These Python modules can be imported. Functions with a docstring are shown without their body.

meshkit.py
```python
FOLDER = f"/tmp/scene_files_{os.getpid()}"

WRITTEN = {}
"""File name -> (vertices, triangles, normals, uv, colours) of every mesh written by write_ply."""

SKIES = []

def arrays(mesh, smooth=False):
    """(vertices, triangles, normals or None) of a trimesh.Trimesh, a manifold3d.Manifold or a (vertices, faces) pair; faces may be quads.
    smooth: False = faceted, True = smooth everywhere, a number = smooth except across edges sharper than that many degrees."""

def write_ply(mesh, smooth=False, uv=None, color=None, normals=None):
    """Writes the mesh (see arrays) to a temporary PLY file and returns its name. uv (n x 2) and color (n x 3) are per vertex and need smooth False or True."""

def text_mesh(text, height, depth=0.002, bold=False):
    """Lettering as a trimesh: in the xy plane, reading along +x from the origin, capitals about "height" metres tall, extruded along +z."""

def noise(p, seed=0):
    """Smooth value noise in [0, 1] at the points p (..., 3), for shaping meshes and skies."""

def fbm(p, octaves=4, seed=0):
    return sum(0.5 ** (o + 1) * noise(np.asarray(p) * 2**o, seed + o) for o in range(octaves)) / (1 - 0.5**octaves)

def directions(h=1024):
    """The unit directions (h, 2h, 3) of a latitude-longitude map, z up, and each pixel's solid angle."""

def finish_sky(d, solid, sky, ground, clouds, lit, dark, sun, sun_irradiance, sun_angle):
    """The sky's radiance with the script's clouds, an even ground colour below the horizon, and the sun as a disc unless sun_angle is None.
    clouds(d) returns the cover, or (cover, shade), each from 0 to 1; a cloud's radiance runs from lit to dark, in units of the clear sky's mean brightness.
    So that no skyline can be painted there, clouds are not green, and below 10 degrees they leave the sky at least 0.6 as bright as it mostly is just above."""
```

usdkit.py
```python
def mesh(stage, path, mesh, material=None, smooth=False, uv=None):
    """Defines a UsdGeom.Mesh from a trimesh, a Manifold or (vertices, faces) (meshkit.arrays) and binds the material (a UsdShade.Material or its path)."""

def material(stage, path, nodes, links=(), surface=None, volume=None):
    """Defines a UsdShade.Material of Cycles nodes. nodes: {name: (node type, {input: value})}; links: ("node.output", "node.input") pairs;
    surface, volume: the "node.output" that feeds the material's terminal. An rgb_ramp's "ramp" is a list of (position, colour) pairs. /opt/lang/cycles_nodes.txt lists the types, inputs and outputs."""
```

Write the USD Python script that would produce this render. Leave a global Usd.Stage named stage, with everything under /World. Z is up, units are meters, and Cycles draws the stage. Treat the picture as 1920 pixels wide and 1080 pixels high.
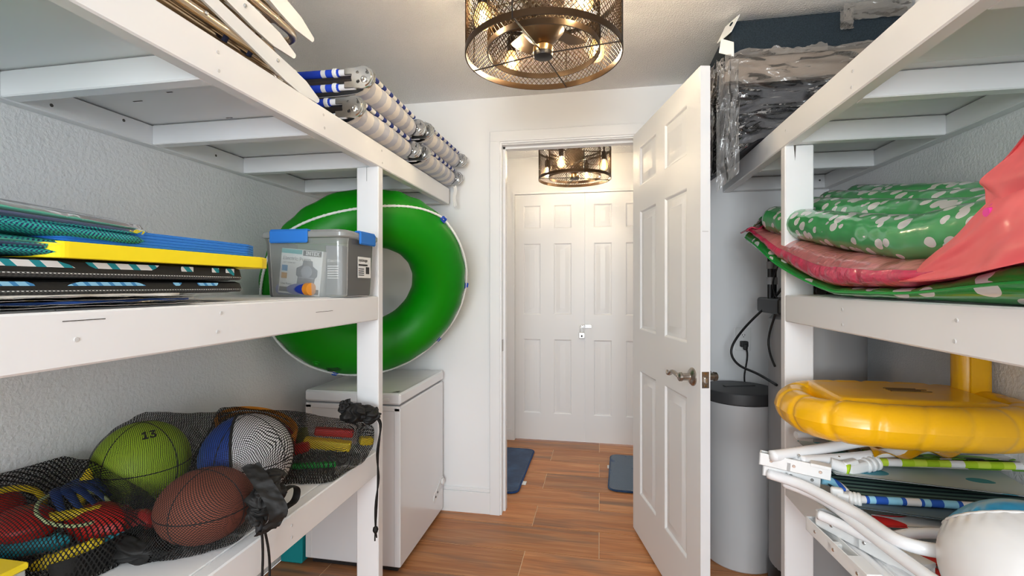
import math, random
import numpy as np
import trimesh
import manifold3d as m3
import meshkit, usdkit
from shapely import geometry as sg, affinity as sa
from pxr import Usd, UsdGeom, UsdLux, UsdShade, Gf, Sdf

stage = Usd.Stage.CreateInMemory()
UsdGeom.Xform.Define(stage, '/World')
UsdGeom.Scope.Define(stage, '/World/Looks')
PI = math.pi

# ------------------------------------------------------------------ camera, light, exposure
cam = UsdGeom.Camera.Define(stage, '/World/camera')
cam.AddTranslateOp().Set(Gf.Vec3d(0, 0, 1.266))
cam.AddRotateZOp().Set(math.degrees(0.1821))
cam.AddRotateXOp().Set(90.0)
cam.CreateHorizontalApertureAttr(36.0)
cam.CreateVerticalApertureAttr(20.25)
cam.CreateFocalLengthAttr(894.0 / 1920 * 36)
cam.CreateVerticalApertureOffsetAttr(-4.8 * 36 / 1920)
cam.CreateClippingRangeAttr(Gf.Vec2f(0.02, 100))
cam.CreateExposureAttr(0.05)

def rect_light(name, loc, rot, w, h, power, color=(1, 1, 1)):
    l = UsdLux.RectLight.Define(stage, '/World/' + name)
    l.AddTranslateOp().Set(Gf.Vec3d(*loc))
    l.AddRotateXYZOp().Set(Gf.Vec3f(*rot))
    l.CreateWidthAttr(w); l.CreateHeightAttr(h)
    l.CreateIntensityAttr(power); l.CreateColorAttr(Gf.Vec3f(*color))
    return l
# added soft fill, out of view behind the camera
rect_light('soft_fill', (.02, -2.35, 1.42), (90, 0, 0), .95, .8, 25.0, (0.865, 0.945, 1.0))
# unseen overhead light behind the camera, placed to light the room from above
rect_light('unseen_overhead_light', (-.17, -1.0, 2.22), (58, 0, 0), 1.3, .5, 6.5, (0.865, 0.945, 1.0))
# added fill lights, out of view: by the added front window and at both hall ends
rect_light('added_room_fill', (-0.17, -2.58, 1.2), (90, 0, 0), 2.4, 2.1, 1.7, (0.865, 0.945, 1.0))
rect_light('added_hall_fill', (1.88, 3.28, 1.2), (90, 0, 90), 0.9, 1.9, .9, (0.92, 0.965, 1.0))
rect_light('added_hall_fill_far', (-2.08, 3.28, 1.2), (90, 0, -90), 0.9, 1.9, .9, (0.92, 0.965, 1.0))
dome = UsdLux.DomeLight.Define(stage, '/World/sky')
dome.CreateIntensityAttr(0.35); dome.CreateColorAttr(Gf.Vec3f(0.9, 0.95, 1.0))

# ------------------------------------------------------------------ prim helpers
used = {}
def numbered(parent, name):
    k = (parent, name); n = used.get(k, 0); used[k] = n + 1
    return name if n == 0 else '%s_%03d' % (name, n)
def keys(prim, label=None, cat=None, group=None, kind=None):
    for k, v in (('label', label), ('category', cat), ('group', group), ('kind', kind)):
        if v: prim.SetCustomDataByKey(k, v)
ORG = {}
def thing(name, label=None, cat=None, loc=(0, 0, 0), rotz=0.0, group=None, kind=None, rot=None):
    """Xform at the thing's base. Parts given in world space unless the thing is rotated (then local)."""
    path = '/World/' + numbered('/World', name)
    x = UsdGeom.Xform.Define(stage, path)
    x.AddTranslateOp().Set(Gf.Vec3d(*map(float, loc)))
    if rot is not None: x.AddRotateXYZOp().Set(Gf.Vec3f(*map(float, rot)))
    elif rotz: x.AddRotateZOp().Set(float(rotz))
    ORG[path] = np.array(loc if not (rotz or rot is not None) else (0, 0, 0), float)
    keys(x.GetPrim(), label, cat, group, kind)
    return path
def part(parent, name, mesh, mat, smooth=35, label=None, uv=None, kind=None):
    path = parent + '/' + numbered(parent, name)
    root = '/'.join(parent.split('/')[:3])
    o = ORG.get(root, np.zeros(3))
    if isinstance(mesh, (list,)): mesh = cat(mesh)
    v, f, _ = meshkit.arrays(mesh)
    if uv is not None and smooth not in (True, False): smooth = True
    usdkit.mesh(stage, path, trimesh.Trimesh(v - o, f, process=False), mat, smooth=smooth, uv=uv)
    if label or kind: keys(stage.GetPrimAtPath(path), label, kind=kind)
    return path
def solo(name, mesh, mat, label, catg, group=None, kind=None, smooth=35, uv=None):
    if isinstance(mesh, list): mesh = cat(mesh)
    v, f, _ = meshkit.arrays(mesh)
    lo, hi = v.min(0), v.max(0)
    base = np.array([(lo[0] + hi[0]) / 2, (lo[1] + hi[1]) / 2, lo[2]])
    path = '/World/' + numbered('/World', name)
    if uv is not None and smooth not in (True, False): smooth = True
    m = usdkit.mesh(stage, path, trimesh.Trimesh(v - base, f, process=False), mat, smooth=smooth, uv=uv)
    m.AddTranslateOp().Set(Gf.Vec3d(*map(float, base)))
    keys(m.GetPrim(), label, catg, group, kind)
    return path
def dup(src, label, loc, rot=(0, 0, 0), group=None):
    p = stage.GetPrimAtPath(src)
    name = src.split('/')[2]
    stem = name[:-4] if name[-4:-3] == '_' and name[-3:].isdigit() else name
    path = '/World/' + numbered('/World', stem)
    x = UsdGeom.Xform.Define(stage, path)
    x.GetPrim().GetReferences().AddInternalReference(src)
    x.ClearXformOpOrder()
    x.AddTranslateOp(opSuffix='at').Set(Gf.Vec3d(*map(float, loc)))
    x.AddRotateXYZOp(opSuffix='at').Set(Gf.Vec3f(*map(float, rot)))
    keys(x.GetPrim(), label, p.GetCustomDataByKey('category'), group or p.GetCustomDataByKey('group'))
    x.GetPrim().SetInstanceable(True)
    return path

# ------------------------------------------------------------------ mesh helpers
def cat(ms):
    vs, fs, n = [], [], 0
    for m in ms:
        v, f, _ = meshkit.arrays(m)
        vs.append(v); fs.append(np.asarray(f) + n); n += len(v)
    return trimesh.Trimesh(np.vstack(vs), np.vstack(fs), process=False)
def hull(pts):
    return m3.Manifold.hull_points(np.asarray(pts, float))
def tm(man):
    m = man.to_mesh()
    return trimesh.Trimesh(np.array(m.vert_properties[:, :3]), np.array(m.tri_verts), process=False)
def box(x0, x1, y0, y1, z0, z1, b=0.002):
    x0, x1 = sorted((x0, x1)); y0, y1 = sorted((y0, y1)); z0, z1 = sorted((z0, z1))
    b = min(b, (x1 - x0) * .45, (y1 - y0) * .45, (z1 - z0) * .45)
    if b <= 0:
        m = trimesh.creation.box((x1 - x0, y1 - y0, z1 - z0)); m.apply_translation(((x0 + x1) / 2, (y0 + y1) / 2, (z0 + z1) / 2)); return m
    p = []
    for ix, x in enumerate((x0, x1)):
        for iy, y in enumerate((y0, y1)):
            for iz, z in enumerate((z0, z1)):
                sx, sy, sz = (b, -b)[ix], (b, -b)[iy], (b, -b)[iz]
                p += [(x, y + sy, z + sz), (x + sx, y, z + sz), (x + sx, y + sy, z)]
    return tm(hull(p))
def rbox(x0, x1, y0, y1, z0, z1, r=0.02, n=4):
    """Rounded box: hull of spheres at the corners."""
    r = min(r, (x1 - x0) * .49, (y1 - y0) * .49, (z1 - z0) * .49)
    a = np.linspace(-PI / 2, PI / 2, 2 * n + 1); ph = np.linspace(0, 2 * PI, 4 * n, endpoint=False)
    s = np.array([(math.cos(t) * math.cos(q), math.cos(t) * math.sin(q), math.sin(t)) for t in a for q in ph]) * r
    c = [(x, y, z) for x in (x0 + r, x1 - r) for y in (y0 + r, y1 - r) for z in (z0 + r, z1 - r)]
    return tm(hull(np.vstack([s + np.array(q) for q in c])))
def frame_path(p, closed=False):
    p = np.asarray(p, float)
    if closed: t = np.roll(p, -1, 0) - np.roll(p, 1, 0)
    else: t = np.gradient(p, axis=0)
    t /= np.maximum(np.linalg.norm(t, axis=1, keepdims=True), 1e-12)
    n = np.zeros_like(p)
    a = np.array([0, 0, 1.0]) if abs(t[0, 2]) < .9 else np.array([1.0, 0, 0])
    n[0] = a - t[0] * (a @ t[0]); n[0] /= np.linalg.norm(n[0])
    for i in range(1, len(p)):
        v = n[i - 1] - t[i] * (n[i - 1] @ t[i]); n[i] = v / max(np.linalg.norm(v), 1e-9)
    return t, n, np.cross(t, n)
def tube(p, r, k=10, closed=False, caps=True, flat=1.0):
    """Sweep a circle (flat: squash along the binormal) of radius r (number or per point) along p."""
    p = np.asarray(p, float); t, n, b = frame_path(p, closed)
    r = np.broadcast_to(np.asarray(r, float), (len(p),))
    a = np.linspace(0, 2 * PI, k, endpoint=False)
    v = p[:, None] + r[:, None, None] * (np.cos(a)[None, :, None] * n[:, None] * flat + np.sin(a)[None, :, None] * b[:, None])
    m = len(p); f = []
    for i in range(m if closed else m - 1):
        j = (i + 1) % m
        for q in range(k):
            w = (q + 1) % k
            f += [(i * k + q, i * k + w, j * k + w), (i * k + q, j * k + w, j * k + q)]
    v = v.reshape(-1, 3)
    if caps and not closed:
        v = np.vstack([v, p[0], p[-1]]); c0, c1 = m * k, m * k + 1
        for q in range(k):
            w = (q + 1) % k
            f += [(c0, w, q), (c1, (m - 1) * k + q, (m - 1) * k + w)]
    return trimesh.Trimesh(v, np.array(f), process=False)
def spline(p, n=40, closed=False):
    from scipy.interpolate import CubicSpline
    p = np.asarray(p, float)
    if closed: p = np.vstack([p, p[:1]])
    d = np.r_[0, np.cumsum(np.linalg.norm(np.diff(p, axis=0), axis=1) ** .5)]
    cs = CubicSpline(d, p, bc_type='periodic' if closed else 'natural')
    s = np.linspace(0, d[-1], n + (1 if closed else 0))
    return cs(s)[:n] if closed else cs(s)
def fillet(p, r, n=6):
    """Polyline with rounded corners."""
    p = [np.asarray(q, float) for q in p]; out = [p[0]]
    for a, b, c in zip(p, p[1:], p[2:]):
        u, w = a - b, c - b; lu, lw = np.linalg.norm(u), np.linalg.norm(w)
        d = min(r, lu * .49, lw * .49); s, e = b + u / lu * d, b + w / lw * d
        out += [s * (1 - t) ** 2 + b * 2 * t * (1 - t) + e * t * t for t in np.linspace(0, 1, n)]
    return np.array(out + [p[-1]])
def dense(p, step):
    p = np.asarray(p, float); out = []
    for a, b in zip(p, p[1:]):
        k = max(1, int(np.linalg.norm(b - a) / step)); out += [a + (b - a) * i / k for i in range(k)]
    return np.array(out + [p[-1]])
def lathe(prof, n=32, loc=(0, 0, 0), axis='z', arc=None):
    prof = np.asarray(prof, float); a = np.linspace(0, 2 * PI, n, endpoint=False); m = len(prof)
    v = np.stack([np.outer(prof[:, 0], np.cos(a)), np.outer(prof[:, 0], np.sin(a)), np.repeat(prof[:, 1:2], n, 1)], -1).reshape(-1, 3)
    f = []
    for i in range(m - 1):
        for q in range(n):
            w = (q + 1) % n; f += [(i * n + q, i * n + w, (i + 1) * n + w), (i * n + q, (i + 1) * n + w, (i + 1) * n + q)]
    if axis == 'y': v = v[:, [0, 2, 1]] * [1, 1, -1]
    if axis == 'x': v = v[:, [2, 1, 0]] * [1, 1, -1]
    return trimesh.Trimesh(v + np.array(loc), np.array(f), process=False)
def cyl(c, r, h, axis='z', n=20, b=0.0):
    """Cylinder centred at c, along axis, with a small chamfer b."""
    b = min(b, r * .5, h * .4)
    return lathe([(0, -h / 2), (r - b, -h / 2), (r, -h / 2 + b), (r, h / 2 - b), (r - b, h / 2), (0, h / 2)], n, c, axis)
def rod(a, b, r, k=8): return tube(np.array([a, b], float), r, k)
def grid(P, closed_u=False, thick=0.0):
    """Surface through a grid of points P[i][j]; thick makes it a closed shell."""
    P = np.asarray(P, float); n, m = P.shape[:2]; f = []
    for i in range(n if closed_u else n - 1):
        for j in range(m - 1):
            a, b, c, d = i * m + j, ((i + 1) % n) * m + j, ((i + 1) % n) * m + j + 1, i * m + j + 1
            f += [(a, b, c), (a, c, d)]
    v = P.reshape(-1, 3); f = np.array(f)
    if thick:
        nn = np.zeros_like(v); fc = np.cross(v[f[:, 1]] - v[f[:, 0]], v[f[:, 2]] - v[f[:, 0]])
        for k in range(3): np.add.at(nn, f[:, k], fc)
        nn /= np.maximum(np.linalg.norm(nn, axis=1, keepdims=True), 1e-12)
        N = len(v); v2 = np.vstack([v, v - nn * thick]); F = [f, f[:, ::-1] + N]
        idx = np.arange(N).reshape(n, m)
        loop = list(idx[0, :]) + list(idx[1:, -1]) + list(idx[-1, -2::-1]) + list(idx[-2:0:-1, 0]) if not closed_u else []
        s = []
        for a, b in zip(loop, loop[1:] + loop[:1]): s += [(a, a + N, b + N), (a, b + N, b)]
        if closed_u:
            for e in (0, m - 1):
                L = list(idx[:, e])
                for a, b in zip(L, L[1:] + L[:1]): s += [(a, a + N, b + N), (a, b + N, b)] if e else [(a, b + N, a + N), (a, b, b + N)]
        if s: F.append(np.array(s))
        return trimesh.Trimesh(v2, np.vstack(F), process=False)
    return trimesh.Trimesh(v, f, process=False)
def extr(poly, h, b=0.0):
    """Extrude a shapely polygon along +z by h, edges chamfered by b."""
    if b <= 0: return trimesh.creation.extrude_polygon(poly, h, engine='earcut')
    cs = lambda g: m3.CrossSection([np.array(g.exterior.coords)[:-1]] + [np.array(i.coords)[:-1] for i in g.interiors], m3.FillRule.EvenOdd)
    inner = poly.buffer(-b)
    m = m3.Manifold.extrude(cs(poly), h - 2 * b).translate((0, 0, b))
    parts = [m]
    try:
        a = np.array(poly.simplify(0).exterior.coords)
        if len(poly.interiors) == 0 and poly.convex_hull.area < poly.area * 1.001:
            q = np.array(inner.exterior.coords)
            return tm(hull(np.vstack([np.c_[a, np.full(len(a), b)], np.c_[a, np.full(len(a), h - b)], np.c_[q, np.zeros(len(q))], np.c_[q, np.full(len(q), h)]])))
    except Exception: pass
    return tm(m3.Manifold.extrude(cs(poly), h))
def rrect(x0, y0, x1, y1, r): return sg.box(x0 + r, y0 + r, x1 - r, y1 - r).buffer(r, quad_segs=6)
def place(m, rot=(0, 0, 0), loc=(0, 0, 0)):
    """Rotate X, then Y, then Z (degrees), then move."""
    T = trimesh.transformations.euler_matrix(*np.radians(rot), 'sxyz'); T[:3, 3] = loc
    v, f, _ = meshkit.arrays(m)
    return trimesh.Trimesh(trimesh.transform_points(v, T), f, process=False)
def basis(m, o, ex, ey, ez):
    v, f, _ = meshkit.arrays(m)
    return trimesh.Trimesh(np.array(o) + v @ np.array([ex, ey, ez], float), f, process=False)
def blob(c, r, sub=3, amp=0.0, freq=3.0, seed=0, sq=1.0):
    """Ellipsoid (sq<1 squarer) with noise."""
    s = trimesh.creation.icosphere(sub); v = np.array(s.vertices)
    if sq != 1: v = np.sign(v) * np.abs(v) ** sq; v /= np.max(np.abs(v), axis=0)
    if amp: v = v * (1 + amp * (meshkit.fbm(v * freq + 7.3, 3, seed) - .5))[:, None]
    return trimesh.Trimesh(v * np.array(r) + np.array(c), s.faces, process=False)
def prune(m, uv=None):
    f = np.asarray(m.faces); ids, inv = np.unique(f, return_inverse=True)
    r = trimesh.Trimesh(np.asarray(m.vertices)[ids], inv.reshape(-1, 3), process=False)
    return r if uv is None else (r, uv[ids])
def text_on(text, height, o, ex, ey, depth=0.0006, bold=False):
    m = meshkit.text_mesh(text, height, depth, bold)
    ex, ey = np.array(ex, float), np.array(ey, float); ex /= np.linalg.norm(ex); ey /= np.linalg.norm(ey)
    return basis(m, o, ex, ey, np.cross(ex, ey))
def slab_on(o, ex, ey, w, h, d=0.0005):
    ex, ey = np.array(ex, float), np.array(ey, float); ex /= np.linalg.norm(ex); ey /= np.linalg.norm(ey)
    return basis(box(0, w, 0, h, 0, d, 0), o, ex, ey, np.cross(ex, ey))

# ------------------------------------------------------------------ materials
def srgb(r, g, b):
    return tuple((c / 255 / 12.92 if c / 255 <= .04045 else ((c / 255 + .055) / 1.055) ** 2.4) for c in (r, g, b))
def mat(name, nodes, links, surface):
    return usdkit.material(stage, '/World/Looks/' + name, nodes, links, surface)
def simple(name, col, rough=.5, metal=0.0, spec=.5, coat=0.0, bump=None, emit=None, vary=None, trans=0.0, sheen=0.0, coord='object'):
    P = {'base_color': col, 'roughness': rough, 'metallic': metal, 'specular_ior_level': spec}
    if coat: P['coat_weight'] = coat; P['coat_roughness'] = .08
    if sheen: P['sheen_weight'] = sheen
    if emit: P['emission_color'] = emit[0]; P['emission_strength'] = emit[1]
    nodes, links, out = {'p': ('principled_bsdf', P)}, [], 'p.BSDF'
    if bump or vary:
        nodes['tc'] = ('geometry', {}) if coord == 'world' else ('texture_coordinate', {})
        tc = 'tc.position' if coord == 'world' else 'tc.object'
    if bump:
        sc, st, ds = bump[:3]
        nodes['n'] = ('noise_texture', {'scale': sc, 'detail': bump[3] if len(bump) > 3 else 3.0, 'roughness': .55})
        nodes['b'] = ('bump', {'strength': st, 'distance': ds})
        links += [(tc, 'n.vector'), ('n.fac', 'b.height'), ('b.normal', 'p.normal')]
    if vary:
        sc, c2, lo, hi = vary[:4]
        if len(vary) > 4:
            nodes['vm'] = ('mapping', {'mapping_type': 'point', 'scale': vary[4]}); links += [(tc, 'vm.vector'), ('vm.vector', 'vn.vector')]
        else: links += [(tc, 'vn.vector')]
        nodes['vn'] = ('noise_texture', {'scale': sc, 'detail': 4.0, 'roughness': .6})
        nodes['vr'] = ('rgb_ramp', {'ramp': [(lo, col), (hi, c2)]})
        links += [('vn.fac', 'vr.fac'), ('vr.color', 'p.base_color')]
    if trans:
        nodes['t'] = ('translucent_bsdf', {'color': col}); nodes['m'] = ('mix_closure', {'fac': trans})
        links += [('p.BSDF', 'm.closure1'), ('t.BSDF', 'm.closure2')]
        if vary: links.append(('vr.color', 't.color'))
        out = 'm.closure'
    return mat(name, nodes, links, out)
def film(name, col, clear=.7, rough=.15, bump=None, gloss=(1, 1, 1), ior=1.5):
    """Thin clear plastic: transparent, a little milky, glossy where it creases."""
    nodes = {'t': ('transparent_bsdf', {'color': (1, 1, 1)}), 'd': ('diffuse_bsdf', {'color': col}), 'g': ('glossy_bsdf', {'color': gloss, 'roughness': rough}), 'tl': ('translucent_bsdf', {'color': col}), 'dt': ('mix_closure', {'fac': .5}),
             'fr': ('fresnel', {'IOR': ior}), 'a': ('mix_closure', {'fac': clear}), 'b': ('mix_closure', {})}
    links = [('d.BSDF', 'dt.closure1'), ('tl.BSDF', 'dt.closure2'), ('dt.closure', 'a.closure1'), ('t.BSDF', 'a.closure2'), ('a.closure', 'b.closure1'), ('g.BSDF', 'b.closure2'), ('fr.fac', 'b.fac')]
    if bump:
        nodes['tc'] = ('texture_coordinate', {})
        nodes['mp'] = ('mapping', {'mapping_type': 'point', 'scale': bump[3] if len(bump) > 3 else (1, 1, 1)})
        nodes['n'] = ('noise_texture', {'scale': bump[0], 'detail': 2.0, 'distortion': .6, 'type': 'ridged_multifractal'})
        nodes['bp'] = ('bump', {'strength': bump[1], 'distance': bump[2]})
        links += [('tc.object', 'mp.vector'), ('mp.vector', 'n.vector'), ('n.fac', 'bp.height'), ('bp.normal', 'g.normal'), ('bp.normal', 'fr.normal'), ('bp.normal', 'd.normal')]
    return mat(name, nodes, links, 'b.closure')
def net_material(name, col, pitch, hole=.42):
    """Woven netting: a UV cut-out of staggered holes in dark thread."""
    k = PI / pitch
    nodes = {'uv': ('uvmap', {'attribute': 'st'}), 's': ('separate_xyz', {}),
             'a': ('math', {'math_type': 'add'}), 'd': ('math', {'math_type': 'subtract'}),
             'ka': ('math', {'math_type': 'multiply', 'value2': k}), 'kd': ('math', {'math_type': 'multiply', 'value2': k}),
             'sa': ('math', {'math_type': 'sine'}), 'sd': ('math', {'math_type': 'sine'}),
             'm': ('math', {'math_type': 'multiply'}), 'ab': ('math', {'math_type': 'absolute'}), 'gt': ('math', {'math_type': 'greater_than', 'value2': hole}),
             'p': ('principled_bsdf', {'base_color': col, 'roughness': .8, 'specular_ior_level': .12}), 't': ('transparent_bsdf', {}), 'x': ('mix_closure', {})}
    links = [('uv.UV', 's.vector'), ('s.x', 'a.value1'), ('s.y', 'a.value2'), ('s.x', 'd.value1'), ('s.y', 'd.value2'), ('a.value', 'ka.value1'), ('d.value', 'kd.value1'),
             ('ka.value', 'sa.value1'), ('kd.value', 'sd.value1'), ('sa.value', 'm.value1'), ('sd.value', 'm.value2'), ('m.value', 'ab.value1'), ('ab.value', 'gt.value1'),
             ('gt.value', 'x.fac'), ('p.BSDF', 'x.closure1'), ('t.BSDF', 'x.closure2')]
    return mat(name, nodes, links, 'x.closure')

WHITE = (.80, .80, .795)
M = {}
M['wall'] = simple('wall_paint', (.83, .83, .83), .75, bump=(95, .42, .006, 2.0), coord='world')
M['wall_flat'] = simple('wall_smooth_paint', (.84, .84, .84), .7, bump=(60, .06, .004), coord='world')
M['ceil'] = simple('ceiling_texture', (.82, .82, .815), .85, bump=(150, .75, .006, 2.0), coord='world')
M['trim'] = simple('trim_paint', (.82, .82, .82), .35)
M['door'] = simple('door_paint', (.80, .80, .80), .38)
M['shelf'] = simple('shelf_paint', (.84, .838, .84), .45, bump=(30, .10, .004, 4.0), coord='world')
M['deck'] = simple('shelf_board_paint', (.82, .82, .818), .5, bump=(25, .12, .004, 4.0), coord='world')
M['crack'] = simple('dark_wood_crack', (.10, .09, .08), .9)
M['screw'] = simple('screw_paint', (.62, .61, .60), .4)
M['nickel'] = simple('brushed_nickel', (.40, .36, .32), .28, 1.0)
M['chrome'] = simple('zinc_plated_steel', (.70, .71, .70), .24, 1.0)
M['black_metal'] = simple('bronze_black_metal', (.014, .010, .008), .42, .3)
M['cage'] = simple('cage_bronze_wire', (.055, .030, .013), .42, .75)
M['bronze'] = simple('warm_bronze', (.085, .055, .032), .36, .85)
M['brass'] = simple('aged_brass', (.42, .25, .10), .3, 1.0)
M['white_metal'] = simple('white_powder_coat', (.82, .82, .83), .25, coat=.3)
M['white_plastic'] = simple('white_plastic', (.80, .80, .79), .4)
M['black_plastic'] = simple('black_plastic', (.018, .018, .019), .45, bump=(300, .1, .001))
M['black_cloth'] = simple('black_nylon', (.011, .0105, .010), .6, spec=.3, bump=(300, .15, .001))
M['freezer'] = simple('freezer_enamel', (.80, .80, .815), .22, coat=.4)
M['gasket'] = simple('gasket_grey', (.32, .32, .33), .6)
M['grey_tank'] = simple('grey_tank_plastic', (.40, .40, .405), .45)
M['light_grey_tank'] = simple('light_grey_tank_plastic', (.56, .56, .565), .5)
M['charcoal'] = simple('charcoal_lid_plastic', (.045, .045, .047), .5, bump=(400, .15, .001))
M['gold_tube'] = simple('champagne_aluminium', (.74, .61, .45), .22, 1.0)
M['navy'] = simple('navy_fabric', srgb(24, 34, 66), .85)
M['royal'] = simple('royal_blue_fabric', srgb(16, 52, 160), .7)
M['green_vinyl'] = simple('green_vinyl', (.0, .21, .0), .42, spec=.3, bump=(14, .12, .01))
M['rope'] = simple('white_rope', (.78, .78, .75), .8)
M['blue_vinyl'] = simple('blue_vinyl_tab', srgb(20, 70, 175), .4)
M['yellow_vinyl'] = simple('yellow_vinyl', srgb(240, 178, 10), .3, coat=.25, bump=(18, .15, .01))
M['foam_blue'] = simple('blue_foam', srgb(38, 118, 205), .8, bump=(500, .2, .001))
M['foam_yellow'] = simple('yellow_foam', srgb(248, 222, 10), .7)
M['paper_white'] = simple('white_card', (.80, .80, .78), .6)
M['ink'] = simple('black_ink', (.02, .02, .022), .6)
M['ink_grey'] = simple('grey_ink', (.16, .16, .17), .6)
M['teal_fabric'] = simple('teal_fabric', srgb(10, 150, 155), .85, bump=(300, .3, .002))
M['mat_blue'] = simple('blue_plush', srgb(24, 54, 90), .95, vary=(9, srgb(52, 88, 126), .48, .8), sheen=.15, bump=(180, .6, .006))
M['mat_grey'] = simple('slate_plush', srgb(88, 104, 122), .95, vary=(9, srgb(40, 72, 112), .60, .68), sheen=.15, bump=(180, .6, .006))
M['red'] = simple('red_plastic', srgb(196, 28, 22), .4)
M['lime'] = simple('lime_rubber', srgb(196, 232, 52), .5)
M['teal_toy'] = simple('turquoise_plastic', srgb(40, 170, 190), .4)
M['yellow_toy'] = simple('yellow_plastic', srgb(245, 214, 30), .45)
M['blue_toy'] = simple('blue_plastic', srgb(22, 62, 130), .45)
M['green_toy'] = simple('green_plastic', srgb(20, 160, 60), .45)
M['orange_toy'] = simple('orange_plastic', srgb(225, 140, 25), .45)
M['ball_brown'] = simple('basketball_rubber', srgb(150, 82, 62), .75, bump=(600, .3, .001))
M['ball_white'] = simple('white_ball_panel', (.86, .85, .84), .5)
M['ball_blue'] = simple('blue_ball_panel', srgb(34, 76, 170), .5)

# ================================================================== setting
XL, XR, YB, YF, ZC = -1.445, 1.105, 2.58, -2.60, 2.306     # room walls, ceiling
HL, HR, HB = -2.10, 1.90, 3.85                              # hall ends and far wall
def struct(name, mesh, m, smooth=30):
    if isinstance(mesh, list): mesh = cat(mesh)
    path = '/World/' + numbered('/World', name)
    usdkit.mesh(stage, path, mesh, m, smooth=smooth)
    keys(stage.GetPrimAtPath(path), kind='structure')
    return path
def sthing(name, label=None, catg=None):
    p = thing(name, label, catg, kind='structure'); return p

# floor: slab and wood-look tiles, each its own piece
def wood(name, seed, warm):
    base, mid, pale, grey = srgb(168, 106, 60), srgb(190, 124, 74), srgb(208, 150, 100), srgb(126, 100, 82)
    k = warm
    base, mid, pale = [tuple(c * k for c in q) for q in (base, mid, pale)]
    nodes = {'g': ('geometry', {}), 'mp': ('mapping', {'mapping_type': 'point', 'location': (seed * 3.7, seed * 1.9, seed), 'scale': (1.6, 16.0, 1.0)}),
             'n': ('noise_texture', {'scale': 1.0, 'detail': 5.0, 'roughness': .62, 'distortion': .35}), 'r': ('rgb_ramp', {'ramp': [(0.28, base), (.46, mid), (.66, pale)]}),
             'mp2': ('mapping', {'mapping_type': 'point', 'location': (seed * 5.1, seed * 2.3, 0), 'scale': (.9, 9.0, 1.0)}),
             'n2': ('noise_texture', {'scale': 1.0, 'detail': 3.0, 'roughness': .5, 'distortion': .8}), 'r2': ('rgb_ramp', {'ramp': [(.52, (0, 0, 0)), (.68, (.8, .8, .8))]}),
             'x': ('mix', {'mix_type': 'mix', 'color2': grey}),
             'mp3': ('mapping', {'mapping_type': 'point', 'location': (seed * 1.1, seed * 7.7, 0), 'scale': (4.0, 130.0, 1.0)}), 'n3': ('noise_texture', {'scale': 1.0, 'detail': 3.0}),
             'r3': ('rgb_ramp', {'ramp': [(.30, (.78, .76, .74)), (.62, (1.06, 1.05, 1.04))]}), 'x3': ('mix', {'mix_type': 'multiply', 'fac': 1.0}),
             'b': ('bump', {'strength': .12, 'distance': .004}),
             'p': ('principled_bsdf', {'roughness': .42, 'specular_ior_level': .45})}
    links = [('g.position', 'mp.vector'), ('mp.vector', 'n.vector'), ('n.fac', 'r.fac'), ('g.position', 'mp2.vector'), ('mp2.vector', 'n2.vector'), ('n2.fac', 'r2.fac'),
             ('r2.color', 'x.fac'), ('r.color', 'x.color1'), ('g.position', 'mp3.vector'), ('mp3.vector', 'n3.vector'), ('n3.fac', 'r3.fac'), ('x.color', 'x3.color1'), ('r3.color', 'x3.color2'),
             ('x3.color', 'p.base_color'), ('n3.fac', 'b.height'), ('b.normal', 'p.normal')]
    return mat(name, nodes, links, 'p.BSDF')
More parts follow.
